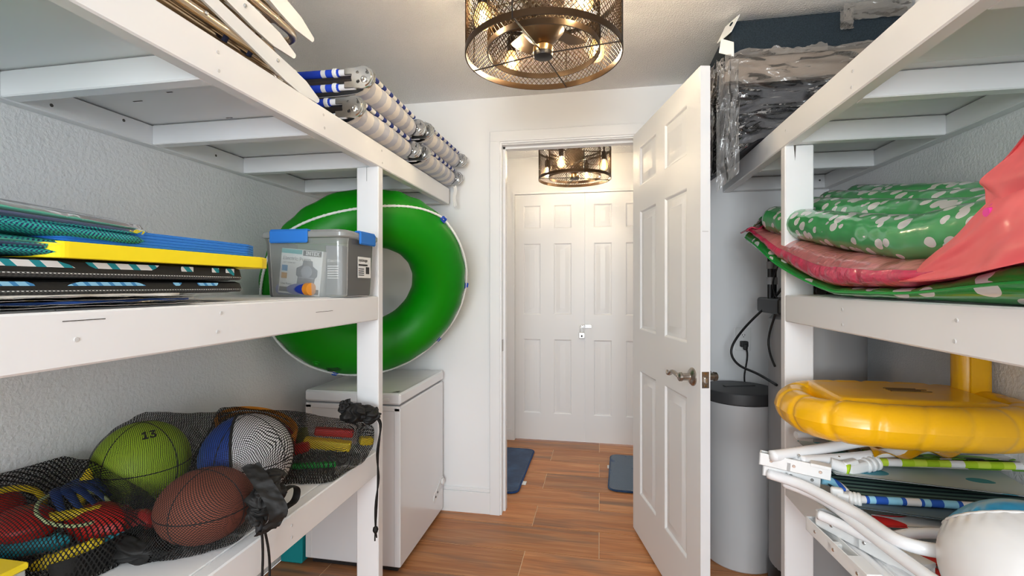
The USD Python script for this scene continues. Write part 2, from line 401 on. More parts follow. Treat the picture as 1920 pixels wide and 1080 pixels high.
WOODS = [wood('wood_tile_%d' % i, i * 1.37 + .4, w) for i, w in enumerate((1.0, .88, 1.08, .80, .97))]
grout = simple('tile_grout', srgb(226, 200, 168), .9)
floor = sthing('floor')
part(floor, 'floor_slab', [box(XL, XR, YF, 2.64, -.08, -.0022, 0), box(HL, HR, 2.64, HB + .06, -.08, -.0022, 0)], grout)
rng = random.Random(4)
rows = [(3.679, HB + .05)] + [(3.679 - .2385 * (k + 1), 3.679 - .2385 * k) for k in range(28)]
for i, (ya, yb) in enumerate(rows):
    j0 = -.0035 if i % 2 == 0 else -.351
    lo, hi = (XL, XR) if ya < 2.6 else (HL, HR)
    if yb < YF: continue
    ya = max(ya, YF)
    k = math.floor((lo - j0) / 1.2)
    while j0 + 1.2 * k < hi:
        a, b = max(lo, j0 + 1.2 * k), min(hi, j0 + 1.2 * (k + 1)); k += 1
        if b - a > .03:
            z = rng.uniform(-.0004, .0004)
            part(floor, 'plank', box(a + .0016, b - .0016, ya + .0016, yb - .0016, -.012, z, .0012), WOODS[rng.randrange(5)], smooth=False)

struct('ceiling', [box(XL, XR, YF, 2.64, ZC, ZC + .08, 0)], M['ceil'])
struct('ceiling', [box(HL, HR, 2.64, HB + .2, ZC + .004, ZC + .08, 0)], M['ceil'])
struct('wall_left', box(XL - .1, XL, YF - .1, 2.64, 0, ZC, 0), M['wall'])
struct('wall_right', box(XR, XR + .1, YF - .1, 2.64, 0, ZC, 0), M['wall'])
OPL, OPR, OPT = -.537, .215, 2.047
def holed(x0, x1, z0, z1, holes, y0, y1):
    pg = sg.box(x0, z0, x1, z1)
    for h in holes: pg = pg.difference(sg.box(*h))
    gs = getattr(pg, 'geoms', [pg])
    return [basis(trimesh.creation.extrude_polygon(g, y1 - y0, engine='earcut'), (0, y1, 0), (1, 0, 0), (0, 0, 1), (0, -1, 0)) for g in gs]
struct('wall_back', holed(XL, XR, -.01, ZC + .02, [(OPL, -.05, OPR, OPT)], YB, 2.70), M['wall_flat'])
struct('wall_back', [box(HL, XL, 2.62, 2.70, 0, ZC, 0)], M['wall_flat'])
struct('wall_back', [box(XR, HR, 2.62, 2.70, 0, ZC, 0)], M['wall_flat'])
# unseen front wall, set back for even light, with an added window
struct('wall_front', holed(XL, XR, 0, ZC, [(-1.37, .2, 1.03, 2.2)], YF - .1, YF), M['wall'])
w1 = sthing('window_1')
part(w1, 'window_frame', [box(-1.37, 1.03, YF - .08, YF - .03, .2, .25), box(-1.37, 1.03, YF - .08, YF - .03, 2.15, 2.2), box(-1.37, -1.32, YF - .08, YF - .03, .25, 2.15),
                          box(.98, 1.03, YF - .08, YF - .03, .25, 2.15), box(-.195, -.145, YF - .08, YF - .03, .25, 2.15)], M['trim'])
pane = mat('window_glass', {'t': ('transparent_bsdf', {}), 'g': ('glossy_bsdf', {'roughness': .02}), 'f': ('fresnel', {'IOR': 1.45}), 'm': ('mix_closure', {})},
           [('f.fac', 'm.fac'), ('t.BSDF', 'm.closure1'), ('g.BSDF', 'm.closure2')], 'm.closure')
for a, b in ((-1.32, -.195), (-.145, .98)): part(w1, 'pane', box(a, b, YF - .058, YF - .052, .25, 2.15, 0), pane)
# hall
CLX0, CLX1, CLT = -.689, .453, 2.012
struct('wall_hall', holed(HL, HR, 0, ZC + .02, [(CLX0, -.05, CLX1, CLT)], HB, HB + .11), M['wall_flat'])
struct('wall_hall', box(HL - .1, HL, 2.6, HB + .1, 0, ZC, 0), M['wall_flat'])
struct('wall_hall', box(HR, HR + .1, 2.6, HB + .1, 0, ZC, 0), M['wall_flat'])
# door casing of the opening: flat board with a stepped inner bead, jambs and stops
def casing(name, pts_in, y, d, m, wide=.066):
    """Casing round an opening (left, right, top) on the face y, standing out by d (towards -y when d < 0)."""
    l, r, t = pts_in
    out = []
    for (off, w2, th) in ((0.0, .012, .55), (.010, wide - .010, 1.0), (wide - .012, .012, .8)):
        a, b = off, off + w2; yy = y + d * th
        out += [box(l - b, l - a, y, yy, 0, t + a, .0015), box(r + a, r + b, y, yy, 0, t + a, .0015), box(l - b, r + b, y, yy, t + a, t + b, .0015)]
    return part(name, 'casing', out, m)
t1 = sthing('trim_1')
casing(t1, (OPL + .006, OPR - .006, OPT - .0), YB, -.016, M['trim'])
casing(t1, (OPL + .006, OPR - .006, OPT - .0), 2.70, .016, M['trim'])
part(t1, 'jamb', [box(OPL - .002, OPL + .004, YB, 2.70, 0, OPT, .001), box(OPL, OPL + .017, 2.622, 2.668, 0, OPT, .001)], M['trim'])
part(t1, 'jamb', [box(OPR - .004, OPR + .002, YB, 2.70, 0, OPT, .001), box(OPR - .017, OPR, 2.622, 2.668, 0, OPT, .001)], M['trim'])
part(t1, 'jamb', [box(OPL, OPR, YB, 2.70, OPT - .006, OPT + .002, .001), box(OPL, OPR, 2.622, 2.668, OPT - .018, OPT, .001)], M['trim'])
part(t1, 'strike_plate', box(OPL + .004, OPL + .0056, 2.588, 2.618, .90, .965, .0006), M['nickel'], label='metal strike plate in the jamb')
def baseboard(name, x0, x1, y, d, h=.138):
    p = sthing(name)
    part(p, 'board', box(x0, x1, y, y + d, 0, h - .02, .0015), M['trim'])
    part(p, 'cap', box(x0, x1, y, y + d * .7, h - .02, h, .003), M['trim'])
baseboard('baseboard_back', XL, OPL - .060, YB, -.013)
baseboard('baseboard_back', OPR + .062, XR, YB, -.013)
baseboard('baseboard_hall', HL, CLX0 - .002, HB, -.012, .09)
baseboard('baseboard_hall', CLX1 + .002, HR, HB, -.012, .09)
t2 = sthing('trim_2')
part(t2, 'casing', [box(CLX0 - .016, CLX0 + .003, HB - .008, HB + .06, 0, CLT, .001), box(CLX1 - .003, CLX1 + .016, HB - .008, HB + .06, 0, CLT, .001),
                    box(CLX0 - .016, CLX1 + .016, HB - .008, HB + .06, CLT - .003, CLT + .016, .001)], M['trim'])

# ------------------------------------------------------------------ six-panel doors
def door_face(W, Ht, xs, zs, ):
    """Moulded face in the plane y=0 (outside is -y), x in 0..W, z in 0..Ht, raised panels in xs by zs."""
    X = sorted({0, W, *[q for p in xs for q in p]}); Z = sorted({0, Ht, *[q for p in zs for q in p]})
    out = []
    inx = lambda a, b: any(p[0] <= a and b <= p[1] for p in xs); inz = lambda a, b: any(p[0] <= a and b <= p[1] for p in zs)
    for a, b in zip(X, X[1:]):
        for c, d in zip(Z, Z[1:]):
            if not (inx(a, b) and inz(c, d)):
                out.append(trimesh.Trimesh([(a, 0, c), (b, 0, c), (b, 0, d), (a, 0, d)], [(0, 1, 2), (0, 2, 3)], process=False))
    rings = [(0, 0), (.004, .0015), (.010, .008), (.016, .0085), (.022, .0080), (.050, .0016), (.053, .0014)]
    for xa, xb in xs:
        for za, zb in zs:
            k = min(1.0, (xb - xa) / .13, (zb - za) / .13)
            L = []
            for off, dep in rings:
                o = off * k; L.append([(xa + o, dep, za + o), (xb - o, dep, za + o), (xb - o, dep, zb - o), (xa + o, dep, zb - o)])
            v = np.array(L).reshape(-1, 3); f = []
            for i in range(len(rings) - 1):
                for q in range(4):
                    w = (q + 1) % 4; f += [(i * 4 + q, i * 4 + w, i * 4 + 4 + w), (i * 4 + q, i * 4 + 4 + w, i * 4 + 4 + q)]
            n = (len(rings) - 1) * 4; f += [(n, n + 1, n + 2), (n, n + 2, n + 3)]
            out.append(trimesh.Trimesh(v, np.array(f), process=False))
    return cat(out)
def door_leaf(W, Ht, T, xs, zs):
    f = door_face(W, Ht, xs, zs)
    v = np.array(f.vertices); back = trimesh.Trimesh(v * [1, -1, 1] + [0, T, 0], f.faces[:, ::-1], process=False)
    q = lambda a: trimesh.Trimesh(a, [(0, 1, 2), (0, 2, 3)], process=False)
    edges = [q([(0, T, 0), (0, 0, 0), (0, 0, Ht), (0, T, Ht)]), q([(W, 0, 0), (W, T, 0), (W, T, Ht), (W, 0, Ht)]),
             q([(0, 0, Ht), (W, 0, Ht), (W, T, Ht), (0, T, Ht)]), q([(0, T, 0), (W, T, 0), (W, 0, 0), (0, 0, 0)])]
    return cat([f, back] + edges)
def zrows(Ht): return [(Ht - 1.785 / 2 * Ht, Ht - 1.18 / 2 * Ht), (Ht - .98 / 2 * Ht, Ht - .40 / 2 * Ht), (Ht - .28 / 2 * Ht, Ht - .09 / 2 * Ht)]
# the open door: hinge edge by the right jamb, swung into the room
d1 = sthing('door_1', 'open white six-panel door with brushed lever handle', 'door')
dH, dF = np.array((.1705, 2.550)), np.array((.3497, 1.7755))
ux = (dF - dH) / np.linalg.norm(dF - dH); nx = np.array((ux[1], -ux[0]))     # nx points out of the visible face
DW, DT = .795, .035
D3 = lambda x, y, z: (dH[0] + ux[0] * x - nx[0] * y, dH[1] + ux[1] * x - nx[1] * y, z)
dbasis = lambda m: basis(m, (dH[0], dH[1], 0), (ux[0], ux[1], 0), (-nx[0], -nx[1], 0), (0, 0, 1))
fixw = lambda m: trimesh.Trimesh(m.vertices, m.faces[:, ::-1], process=False) if np.linalg.det(np.array([(ux[0], ux[1], 0), (-nx[0], -nx[1], 0), (0, 0, 1)])) < 0 else m
leaf = door_leaf(DW, 2.03, DT, [(.11, .339), (.445, .677)], zrows(2.03))
leaf.apply_translation((0, 0, .012))
part(d1, 'leaf', fixw(dbasis(leaf)), M['door'], smooth=20)
hz = .932
def lever(side):
    y0 = 0 if side < 0 else DT
    s = side
    ro = lathe([(0, 0), (.033, 0), (.033, .004), (.027, .010), (.016, .013), (.0135, .016), (.0135, .040), (.017, .043), (.016, .052), (.010, .056), (0, .056)], 28, axis='y')
    ro.apply_scale((1, -1 if s > 0 else 1, 1)) if False else None
    v = np.array(ro.vertices); v[:, 1] = y0 + s * np.abs(v[:, 1]); ro = trimesh.Trimesh(v + [.732, 0, hz], ro.faces, process=False)
    return ro, y0 + s * .048
for side in (-1, 1):
    ro, yy = lever(side)
    h = part(d1, 'door_handle', fixw(dbasis(ro)), M['nickel'], smooth=40, label='brushed nickel lever handle')
    pth = spline([(.732, yy, hz), (.70, yy, hz + .002), (.66, yy + side * .003, hz + .008), (.632, yy, hz - .006), (.612, yy, hz - .006), (.604, yy, hz + .002)], 24)
    part(h, 'lever', fixw(dbasis(tube(pth, np.interp(np.linspace(0, 1, 24), [0, .2, .55, .8, 1], [.011, .0095, .0075, .0105, .004]), 10, flat=.75))), M['nickel'], smooth=True)
plate = part(d1, 'latch_plate', fixw(dbasis(box(DW - .0002, DW + .0014, .0045, .0305, hz - .029, hz + .029, .0006))), M['nickel'])
part(plate, 'latch_bolt', fixw(dbasis(box(DW + .001, DW + .010, .011, .024, hz - .011, hz + .010, .003))), M['chrome'])
for zz in (-.022, .022): part(plate, 'screw', fixw(dbasis(cyl((DW + .0016, .0175, hz + zz), .0035, .001, 'x', 10))), M['brass'])
for zz in (.25, 1.05, 1.82):
    part(d1, 'hinge', fixw(dbasis(cat([cyl((-.008, DT - .004, zz), .007, .09, n=12), box(-.003, .0008, .004, DT - .004, zz - .044, zz + .044, .0005)]))), M['nickel'])
part(d1, 'scuff', fixw(dbasis(box(DW - .0002, DW + .0004, .006, .028, 1.455, 1.459, 0))), M['screw'], label='grey scuff mark on the door edge')
# the closed pair of closet doors across the hall
xs2 = [(.070, .212), (.318, .462)]
for k, (a, nm) in enumerate(((CLX0 + .004, 'door_2'), (-.1175, 'door_3'))):
    p = sthing(nm, 'closed white six-panel closet door across the hall, %s' % ('with the padlocked hasp along its edge' if k == 0 else 'half hidden behind the open door'), 'door')
    W = .566
    m = door_leaf(W, 1.995, .034, xs2, zrows(1.995)); m.apply_translation((a, HB + .008, .012))
    part(p, 'leaf', m, M['door'], smooth=20)
    if k == 1:
        hs = part(p, 'hasp', [box(-.1175, -.066, HB + .002, HB + .007, .925, .951, .002), box(-.150, -.1175, HB - .001, HB + .004, .927, .949, .002)], M['chrome'], label='steel hasp bridging the two doors')
        for q in (-.076, -.108): part(hs, 'screw', cyl((q, HB + .0012, .938), .0035, .002, 'y', 10), M['gasket'])
pl = thing('padlock', 'small steel padlock hanging from the hasp of the closet doors', 'padlock', (-.140, HB - .015, .845))
part(pl, 'lock_body', box(-.164, -.118, HB - .025, HB - .003, .845, .892, .004), M['chrome'])
part(pl, 'shackle', tube(fillet([(-.155, HB - .014, .888), (-.155, HB - .014, .945), (-.127, HB - .014, .945), (-.127, HB - .014, .888)], .014, 7), .0038, 8), M['chrome'], smooth=True)
part(pl, 'keyway', box(-.147, -.135, HB - .0262, HB - .0245, .855, .872, .001), M['black_plastic'])

# ================================================================== shelving units
def shelf_unit(label, xa, xw, sgn, tops, y0, yend_top, yend, ypost, ypost1, hts, jy_top, group):
    """xa: aisle plane of the posts and beams; xw: wall; sgn: +1 when the wall lies towards +x. tops: (low, mid, top) beam tops."""
    s = thing('storage_shelf', label, 'shelf', (xa, ypost, 0), group=group)
    xi = xa + sgn * .038
    for yp in (ypost, -.35):
        part(s, 'post', box(xa, xa + sgn * .089, yp, yp + .038, 0, tops[2] - hts[2], .003), M['shelf'])
    for k, zt in enumerate(tops):
        yend_k = yend_top if k == 2 else yend
        part(s, 'front_beam', box(xa, xi, -.35 if k < 2 else y0, yend_k if k == 2 else ypost - .0005, zt - hts[k], zt, .0035), M['shelf'])
        part(s, 'wall_ledger', box(xw, xw - sgn * .038, y0 if k == 2 else -.35, yend_k - .001, zt - .0885, zt - .025, .003), M['shelf'])
        dk = .022
        if k == 2: ys = [y0, .49, 1.309, yend_k]
        else: ys = [-.35, .62, yend_k]
        for a, b in zip(ys, ys[1:]):
            part(s, 'shelf_board', box(xi + sgn * .001, xw - sgn * .002, a + .001, b - .001, zt - dk, zt + (.002 if k < 2 else -.001), .0015), M['deck'])
        for y in (jy_top if k == 2 else [q for q in jy_top if q < yend - .05] ):
            if y + .038 < yend_k + .002:
                part(s, 'joist', box(xi, xw - sgn * .038, y, y + .038, zt - hts[k] + .0015, zt - dk - .0025, .003), M['shelf'])
        if k < 2: part(s, 'joist', box(xi + sgn * .052, xw - sgn * .038, ypost, ypost + .037, zt - hts[k] + .0015, zt - dk - .0005, .003), M['shelf'])
    return s
SL = shelf_unit('white painted timber storage shelf along the left wall', -.8185, XL, -1, (.6475, 1.2255, 1.803), -.6, 2.53, 1.712, 1.672, 1.71, (.089, .089, .0885),
                [-.32, .09, .495, .897, 1.29, 1.685, 2.09, 2.49], 'timber shelving units')
SR = shelf_unit('white painted timber storage shelf along the right wall', .6135, XR, 1, (.6475, 1.2335, 1.826), -.6, 2.568, 1.786, 1.746, 1.785, (.089, .089, .0895),
                [-.3, .105, .51, .915, 1.3415, 1.7128, 2.11, 2.53], 'timber shelving units')
# screw heads and paint cracks on the aisle faces
def heads(s, x, sgn, pts):
    for y, z in pts: part(s, 'screw_head', cyl((x - sgn * .0004, y, z), .0042, .0018, 'x', 10, .0006), M['screw'], label='painted-over screw head')
heads(SL, -.8185, -1, [(.915, 1.205), (.905, 1.165), (1.16, .617), (1.16, .585), (.905, 1.775), (.908, 1.735), (1.31, 1.78), (1.315, 1.742), (1.70, 1.78), (1.705, 1.735), (.62, 1.18)])
heads(SR, .6135, 1, [(.96, 1.205), (.965, 1.168), (1.31, 1.795), (1.315, 1.757), (1.36, 1.205), (1.36, 1.165), (1.74, 1.785)])
for s, a in ((SL, (-.8188, -.8176, .60, .665, 1.2095, 1.2108)), (SL, (-.8188, -.8176, 1.27, 1.36, 1.187, 1.188))):
    part(s, 'crack', box(*a, 0), M['crack'], label='thin dark split in the timber')
part(SL, 'crack', box(-.866, -.8648, 1.6716, 1.673, 1.66, 1.7135, 0), M['crack'], label='thin dark split in the timber')
part(SR, 'crack', basis(trimesh.creation.extrude_polygon(sg.Polygon([(0, 0), (.003, .052), (-.004, .052)]), .0008, engine='earcut'), (.6445, 1.7462, 1.685), (1, 0, 0), (0, 0, 1), (0, -1, 0)), M['crack'], label='thin dark split in the timber')

for q, w in (((-1.27, 1.121, 1.781), .030), ((-1.127, 1.084, 1.781), .018), ((-1.119, 1.283, 1.781), .022)):
    part(SL, 'crack', box(q[0] - w / 2, q[0] + w / 2, q[1] - .002, q[1] + .002, q[2] - .0006, q[2] + .001, 0), M['crack'], label='small dark knot split under the board')
for q in ((-1.407, 1.006, 1.736), (-1.407, 1.198, 1.762), (-1.407, 1.548, 1.75)): part(SL, 'screw_hole', cyl((q[0] - .0006, q[1], q[2]), .0045, .002, 'x', 10, 0), M['crack'], label='dark screw hole')
q = (1.043, 2.53, 1.773); part(SR, 'screw_hole', cyl(q, .0045, .002, 'y', 10, 0), M['crack'], label='dark screw hole')
# ================================================================== cage fan lamps
bulb_glass = mat('bulb_glass', {'t': ('transparent_bsdf', {'color': (1, .95, .86)}), 'g': ('glossy_bsdf', {'roughness': .03}), 'e': ('emission', {'color': (1, .50, .14), 'strength': 2.4}),
                                'f': ('fresnel', {'IOR': 1.45}), 'm': ('mix_closure', {}), 'a': ('add_closure', {})},
                 [('f.fac', 'm.fac'), ('t.BSDF', 'm.closure1'), ('g.BSDF', 'm.closure2'), ('m.closure', 'a.closure1'), ('e.emission', 'a.closure2')], 'a.closure')
filament = mat('bulb_filament', {'e': ('emission', {'color': (1, .84, .60), 'strength': 1150.0})}, [], 'e.emission')
def cage_lamp(label, loc, spin):
    L = thing('ceiling_fan_lamp', label, 'ceiling light', loc, spin, group='caged ceiling fan lamps')
    # local: z 0 = bottom rim, ceiling at +.311
    R, r2, Hc = .250, .180, .205
    ring = lambda R_, z, h, t=.004, n=72: lathe([(R_ - t, z), (R_, z), (R_, z + h), (R_ - t, z + h), (R_ - t, z)], n)
    part(L, 'rim', ring(R, 0, .019), M['cage'])
    part(L, 'rim', ring(R, Hc - .010, .014), M['black_metal'])
    part(L, 'inner_rim', ring(r2, .012, .018), M['bronze'])
    part(L, 'inner_rim', ring(r2, Hc - .010, .012), M['black_metal'])
    def mesh_shell(R_, z0, z1, n, turn):
        P = []
        for sg_ in (-1, 1):
            for i in range(n):
                a0 = 2 * PI * i / n; t = np.linspace(0, 1, 12)
                a = a0 + sg_ * turn * t
                P.append(tube(np.c_[R_ * np.cos(a), R_ * np.sin(a), z0 + (z1 - z0) * t], .0013, 3, caps=False))
        return cat(P)
    part(L, 'wire_mesh', mesh_shell(R - .002, .006, Hc, 92, .78), M['cage'], smooth=True)
    part(L, 'inner_wire_mesh', mesh_shell(r2 - .002, .02, Hc, 66, .80), M['cage'], smooth=True)
    for k in range(4):
        a = PI / 4 + k * PI / 2; c, s = math.cos(a), math.sin(a)
        part(L, 'spoke', rod((.02 * c, .02 * s, .014), (R * c, R * s, .004), .0024), M['black_metal'])
        part(L, 'strut', rod((R * c, R * s, 0), (R * c, R * s, Hc), .0024), M['black_metal'])
        part(L, 'top_arm', box(.05, R, -.006, .006, Hc - .006, Hc - .001, .001).apply_transform(trimesh.transformations.rotation_matrix(a, (0, 0, 1))), M['black_metal'])
        b = k * PI / 2 + .12; q = (.214 * math.cos(b), .214 * math.sin(b))
        bu = part(L, 'bulb', lathe([(.010, .118), (.013, .110), (.024, .085), (.027, .070), (.024, .052), (.014, .040), (.0, .037)], 20, (*q, 0)), bulb_glass, smooth=True, label='glowing filament bulb')
        part(bu, 'socket', lathe([(0, .165), (.013, .165), (.0155, .160), (.0155, .118), (.012, .112), (0, .112)], 16, (*q, 0)), M['black_metal'])
        w = []
        for m in range(6):
            e = 2 * PI * m / 6; w.append(rod((q[0] + .005 * math.cos(e), q[1] + .005 * math.sin(e), .105), (q[0] + .010 * math.cos(e + .5), q[1] + .010 * math.sin(e + .5), .056), .0009, 4))
        part(bu, 'filament', w, filament)
        part(L, 'socket_arm', rod((*q, .165), (*q, Hc - .004), .006), M['black_metal'])
    part(L, 'fan_motor', lathe([(0, .045), (.022, .047), (.045, .060), (.066, .085), (.068, .092), (.068, .19), (.055, .205), (0, .205)], 36), M['bronze'])
    part(L, 'hub_cap', lathe([(0, .0), (.010, .0), (.030, .003), (.032, .008), (.032, .016), (.0, .016)], 28), M['black_metal'])
    part(L, 'hub_collar', lathe([(0, .014), (.030, .014), (.032, .018), (.032, .034), (.020, .040), (.010, .052), (0, .052)], 28), M['brass'])
    for k in range(5):
        a = 2 * PI * k / 5 + .4
        bl = extr(sg.Polygon([(.05, -.022), (.165, -.042), (.172, .0), (.165, .030), (.05, .022)]).buffer(.006).simplify(.001), .004)
        part(L, 'fan_blade', place(place(bl, (14, 0, 0)), (0, 0, math.degrees(a)), (0, 0, .105)), M['bronze'])
    part(L, 'canopy', lathe([(0, Hc), (.05, Hc), (.05, .26), (.085, .27), (.085, .3105), (0, .3105)], 36), M['black_metal'])
    return L
lamp1 = cage_lamp('large caged ceiling fan lamp with four lit filament bulbs above the aisle', (-.178, 1.52, 1.994), 32.0)
lamp2 = dup(lamp1, 'smaller looking caged ceiling fan lamp in the hall beyond the doorway', (-.172, 3.33, 1.998), (0, 0, 62))

# ================================================================== left side
def net_uv(v, o, ax, r=.12):
    """Around the axis ax through o: arc length and length along the axis (metres)."""
    ax = np.array(ax, float); ax /= np.linalg.norm(ax)
    a = np.array([0, 0, 1.0]); a = a - ax * (a @ ax); a /= np.linalg.norm(a); b = np.cross(ax, a)
    d = v - np.array(o, float); q = np.arctan2(d @ b, d @ a)
    return np.c_[q * r, d @ ax]
net_black = net_material('black_net', (.016, .015, .014), .0080, .36)
net_fine = net_material('black_net_fine', (.016, .015, .014), .0066, .34)
def net_shell(objs, grow, o, ax, r, zmin, seed, amp=.012, length=.012, keep_out=()):
    """Bag of netting pulled round its contents: hull of what is inside, refined, softened, resting on the shelf."""
    pts = np.vstack([np.asarray(q, float) for q in objs])
    h = hull(pts).refine_to_length(length); m = tm(h)
    trimesh.smoothing.filter_taubin(m, iterations=8)
    n = m.vertex_normals; v = np.array(m.vertices)
    w = meshkit.fbm(v * 14, 3, seed) - .5
    v = v + n * (grow + amp * w * 2)[:, None]
    v[:, 2] = np.maximum(v[:, 2], zmin)
    for cc, sq_, rr in keep_out:
        d = (v - np.array(cc)) / np.array(sq_); L = np.linalg.norm(d, axis=1, keepdims=True); v = np.where(L < rr + .004, np.array(cc) + d / L * (rr + .004) * np.array(sq_), v)
    # cut along the mapping's seam at the underside
    uv = net_uv(v, o, ax, r)
    f = np.array(m.faces); u = uv[f, 0]; keep = (u.max(1) - u.min(1)) < PI * r
    return prune(trimesh.Trimesh(v, f[keep], process=False), uv)
def sph(c, r, n=8): return trimesh.creation.icosphere(1).vertices * r + np.array(c)

# ------------------------------------------------------------------ chest freezer
F = thing('chest_freezer', 'white chest freezer standing in the corner beyond the left shelf', 'freezer', (-1.087, 2.24, 0))
fx0, fx1, fy0, fy1 = -1.316, -.859, 1.965, 2.545
part(F, 'cabinet', [box(fx0, fx1, fy0, fy1, .025, .733, .006), box(fx0 - .001, fx0 + .030, fy0 - .004, fy0 + .02, .03, .728, .003), box(fx1 - .028, fx1 + .0015, fy0 - .004, fy0 + .02, .03, .728, .003),
                    box(fx0, fx1, fy0 - .004, fy0 + .01, .712, .735, .003)], M['freezer'])
part(F, 'gasket', box(fx0 + .012, fx1 - .012, fy0 + .01, fy1 - .012, .732, .743, .001), M['gasket'])
lid = part(F, 'lid', [box(fx0 - .003, fx1 + .003, fy0 - .006, fy1, .742, .792, .008), grid([[(fx0 + .02 + (fx1 - fx0 - .04) * i / 14, fy0 + .02 + (fy1 - fy0 - .04) * j / 14, .792 + .010 * math.sin(PI * i / 14) ** .6 * math.sin(PI * j / 14) ** .6) for j in range(15)] for i in range(15)], thick=.006)], M['freezer'])
part(lid, 'lid_handle', box(-.995, -.905, fy0 - .010, fy0 - .005, .758, .772, .002), M['white_plastic'])
part(F, 'base', box(fx0 + .02, fx1 - .02, fy0 + .02, fy1 - .02, .0, .03, .002), M['black_plastic'])
cp = part(F, 'control_panel', basis(extr(rrect(-.085, -.022, .085, .022, .021), .004), (fx1 - .001, 2.465, .165), (0, .92, .39), (0, -.39, .92), (1, 0, 0)), M['white_plastic'])
part(cp, 'dial', cyl((fx1 + .008, 2.515, .187), .018, .012, 'x', 20, .003), M['white_plastic'])
for q in (.02, .05): part(cp, 'indicator', cyl((fx1 + .0035, 2.465 - q, .165 - q * .42), .006, .002, 'x', 12), M['ink'])
cbx = solo('storage_bin', [box(-1.440, -1.33, 1.955, 2.40, .0, .28, .006)], M['teal_fabric'], 'turquoise fabric storage bin on the floor between freezer and wall', 'bin')

# ------------------------------------------------------------------ big green swim ring, leaning in the corner on the freezer lid
RC = np.array((-1.038, 2.045, 1.262)); th, ti = math.radians(40), math.radians(25)
re1 = np.array((math.cos(th), math.sin(th), 0)); hn = np.array((math.sin(th), -math.cos(th), 0))
re2 = np.array((0, 0, 1)) * math.cos(ti) + hn * math.sin(ti)          # "up" within the ring's plane, top leaning to the room
rn = np.cross(re1, re2); rn = rn if rn @ hn > 0 else -rn              # face normal
RM, Rm = .327, .128
def ring_pt(a, b, R=RM, r=Rm): 
    rad = re1 * math.cos(a) + re2 * math.sin(a)
    return RC + rad * (R + r * math.cos(b)) + rn * (r * math.sin(b))
P = []
for i in range(144):
    a = 2 * PI * i / 144; row = []
    for j in range(41):
        b = 2 * PI * j / 40
        w = .0035 * max(0, math.cos(b)) ** 3 * math.sin(a * 23 + 1.3 * math.sin(a * 5)) * (.4 + .6 * meshkit.noise(np.array([a * 3, 0, 2.0]))) + .0010 * max(0, -math.cos(b)) ** 4 * math.sin(a * 17)
        seam = .002 * math.exp(-(min(b, 2 * PI - b) / .05) ** 2)
        row.append(ring_pt(a, b, RM, Rm + w + seam))
    P.append(row)
G = thing('swim_ring', 'huge green inflatable swim ring with white rope leaning in the corner on the freezer', 'pool float', RC - np.array((0, 0, .44)))
part(G, 'tube', grid(P, closed_u=True), M['green_vinyl'], smooth=True)
tabs = [(52, .34), (3, .28), (-38, .25), (-107, .25), (-165, .3), (152, .3)]
rp = []
for k, (a0, _) in enumerate(tabs):
    a1 = tabs[(k + 1) % len(tabs)][0] % 360; a = a0 % 360
    span = (a - a1) % 360
    for t in np.linspace(0, 1, 14, endpoint=False):
        ang = math.radians(a - span * t); sag = math.sin(PI * t)
        chord = k == len(tabs) - 1
        b = .30 + (.52 if chord else .10) * sag
        rp.append(ring_pt(ang, b, RM, Rm + .007) - (re2 * .012 * sag if chord else 0))
rope = np.array(rp)
rpath = spline(rope, 420, closed=True)
part(G, 'rope', tube(rpath, .0055 * (1 + .18 * np.sin(np.arange(420) * 2.6)), 8, closed=True), M['rope'], smooth=True, label='white rope round the rim')
for a0, b0 in tabs:
    a = math.radians(a0); c = ring_pt(a, b0, RM, Rm + .003)
    rad = re1 * math.cos(a) + re2 * math.sin(a); tt = -re1 * math.sin(a) + re2 * math.cos(a)
    nb = rad * math.cos(b0) + rn * math.sin(b0)
    hd = part(G, 'rope_holder', basis(extr(rrect(-.015, -.020, .015, .020, .012), .004), c - nb * .002, tt, np.cross(nb, tt), nb), M['blue_vinyl'], label='blue vinyl tab that holds the rope')
    part(hd, 'loop', tube([c - tt * .010 + nb * .004, c - tt * .008 + nb * .012, c + tt * .008 + nb * .012, c + tt * .010 + nb * .004], .006, 8), M['blue_vinyl'])
def on_ring(adeg, b):
    a = math.radians(adeg); c = ring_pt(a, b, RM, Rm)
    n = c - (RC + (re1 * math.cos(a) + re2 * math.sin(a)) * RM); n /= np.linalg.norm(n)
    u = np.array((0, 0, 1.0)) - n * n[2]; u /= np.linalg.norm(u)
    return c, np.cross(u, n), u, n
c, vt, vu, vn = on_ring(-125, .95)
part(G, 'valve', basis(lathe([(0, .010), (.008, .010), (.010, .004), (.016, .002), (.018, -.002), (0, -.002)], 16), c, vt, vu, vn), M['green_vinyl'])
c, vt, vu, vn = on_ring(-111, .62)
part(G, 'print_label', basis(grid([[(x, y, -(x * x + y * y) / 2 / Rm + .0012) for y in np.linspace(-.011, .011, 5)] for x in np.linspace(-.020, .020, 7)], thick=.0004), c, vt, vu, vn), M['paper_white'], smooth=True, label='small white bar-code print')
for k in range(7): part(G, 'print_label', basis(box(-.015 + k * .0045, -.013 + k * .0045, -.007, .007, .0002, .0017, 0), c, vt, vu, vn), M['ink_grey'])
c, vt, vu, vn = on_ring(-112, .98)
part(G, 'print_label', [basis(box(-.035 + (k % 2) * .006, .030 - (k * 7 % 3) * .006, -.0014 + .007 * k, .0014 + .007 * k, -.003, .0006, 0), c, vt, vu, vn) for k in range(-2, 3)], simple('dark_green_print', (.005, .05, .005), .5), label='dark green lines of safety print')

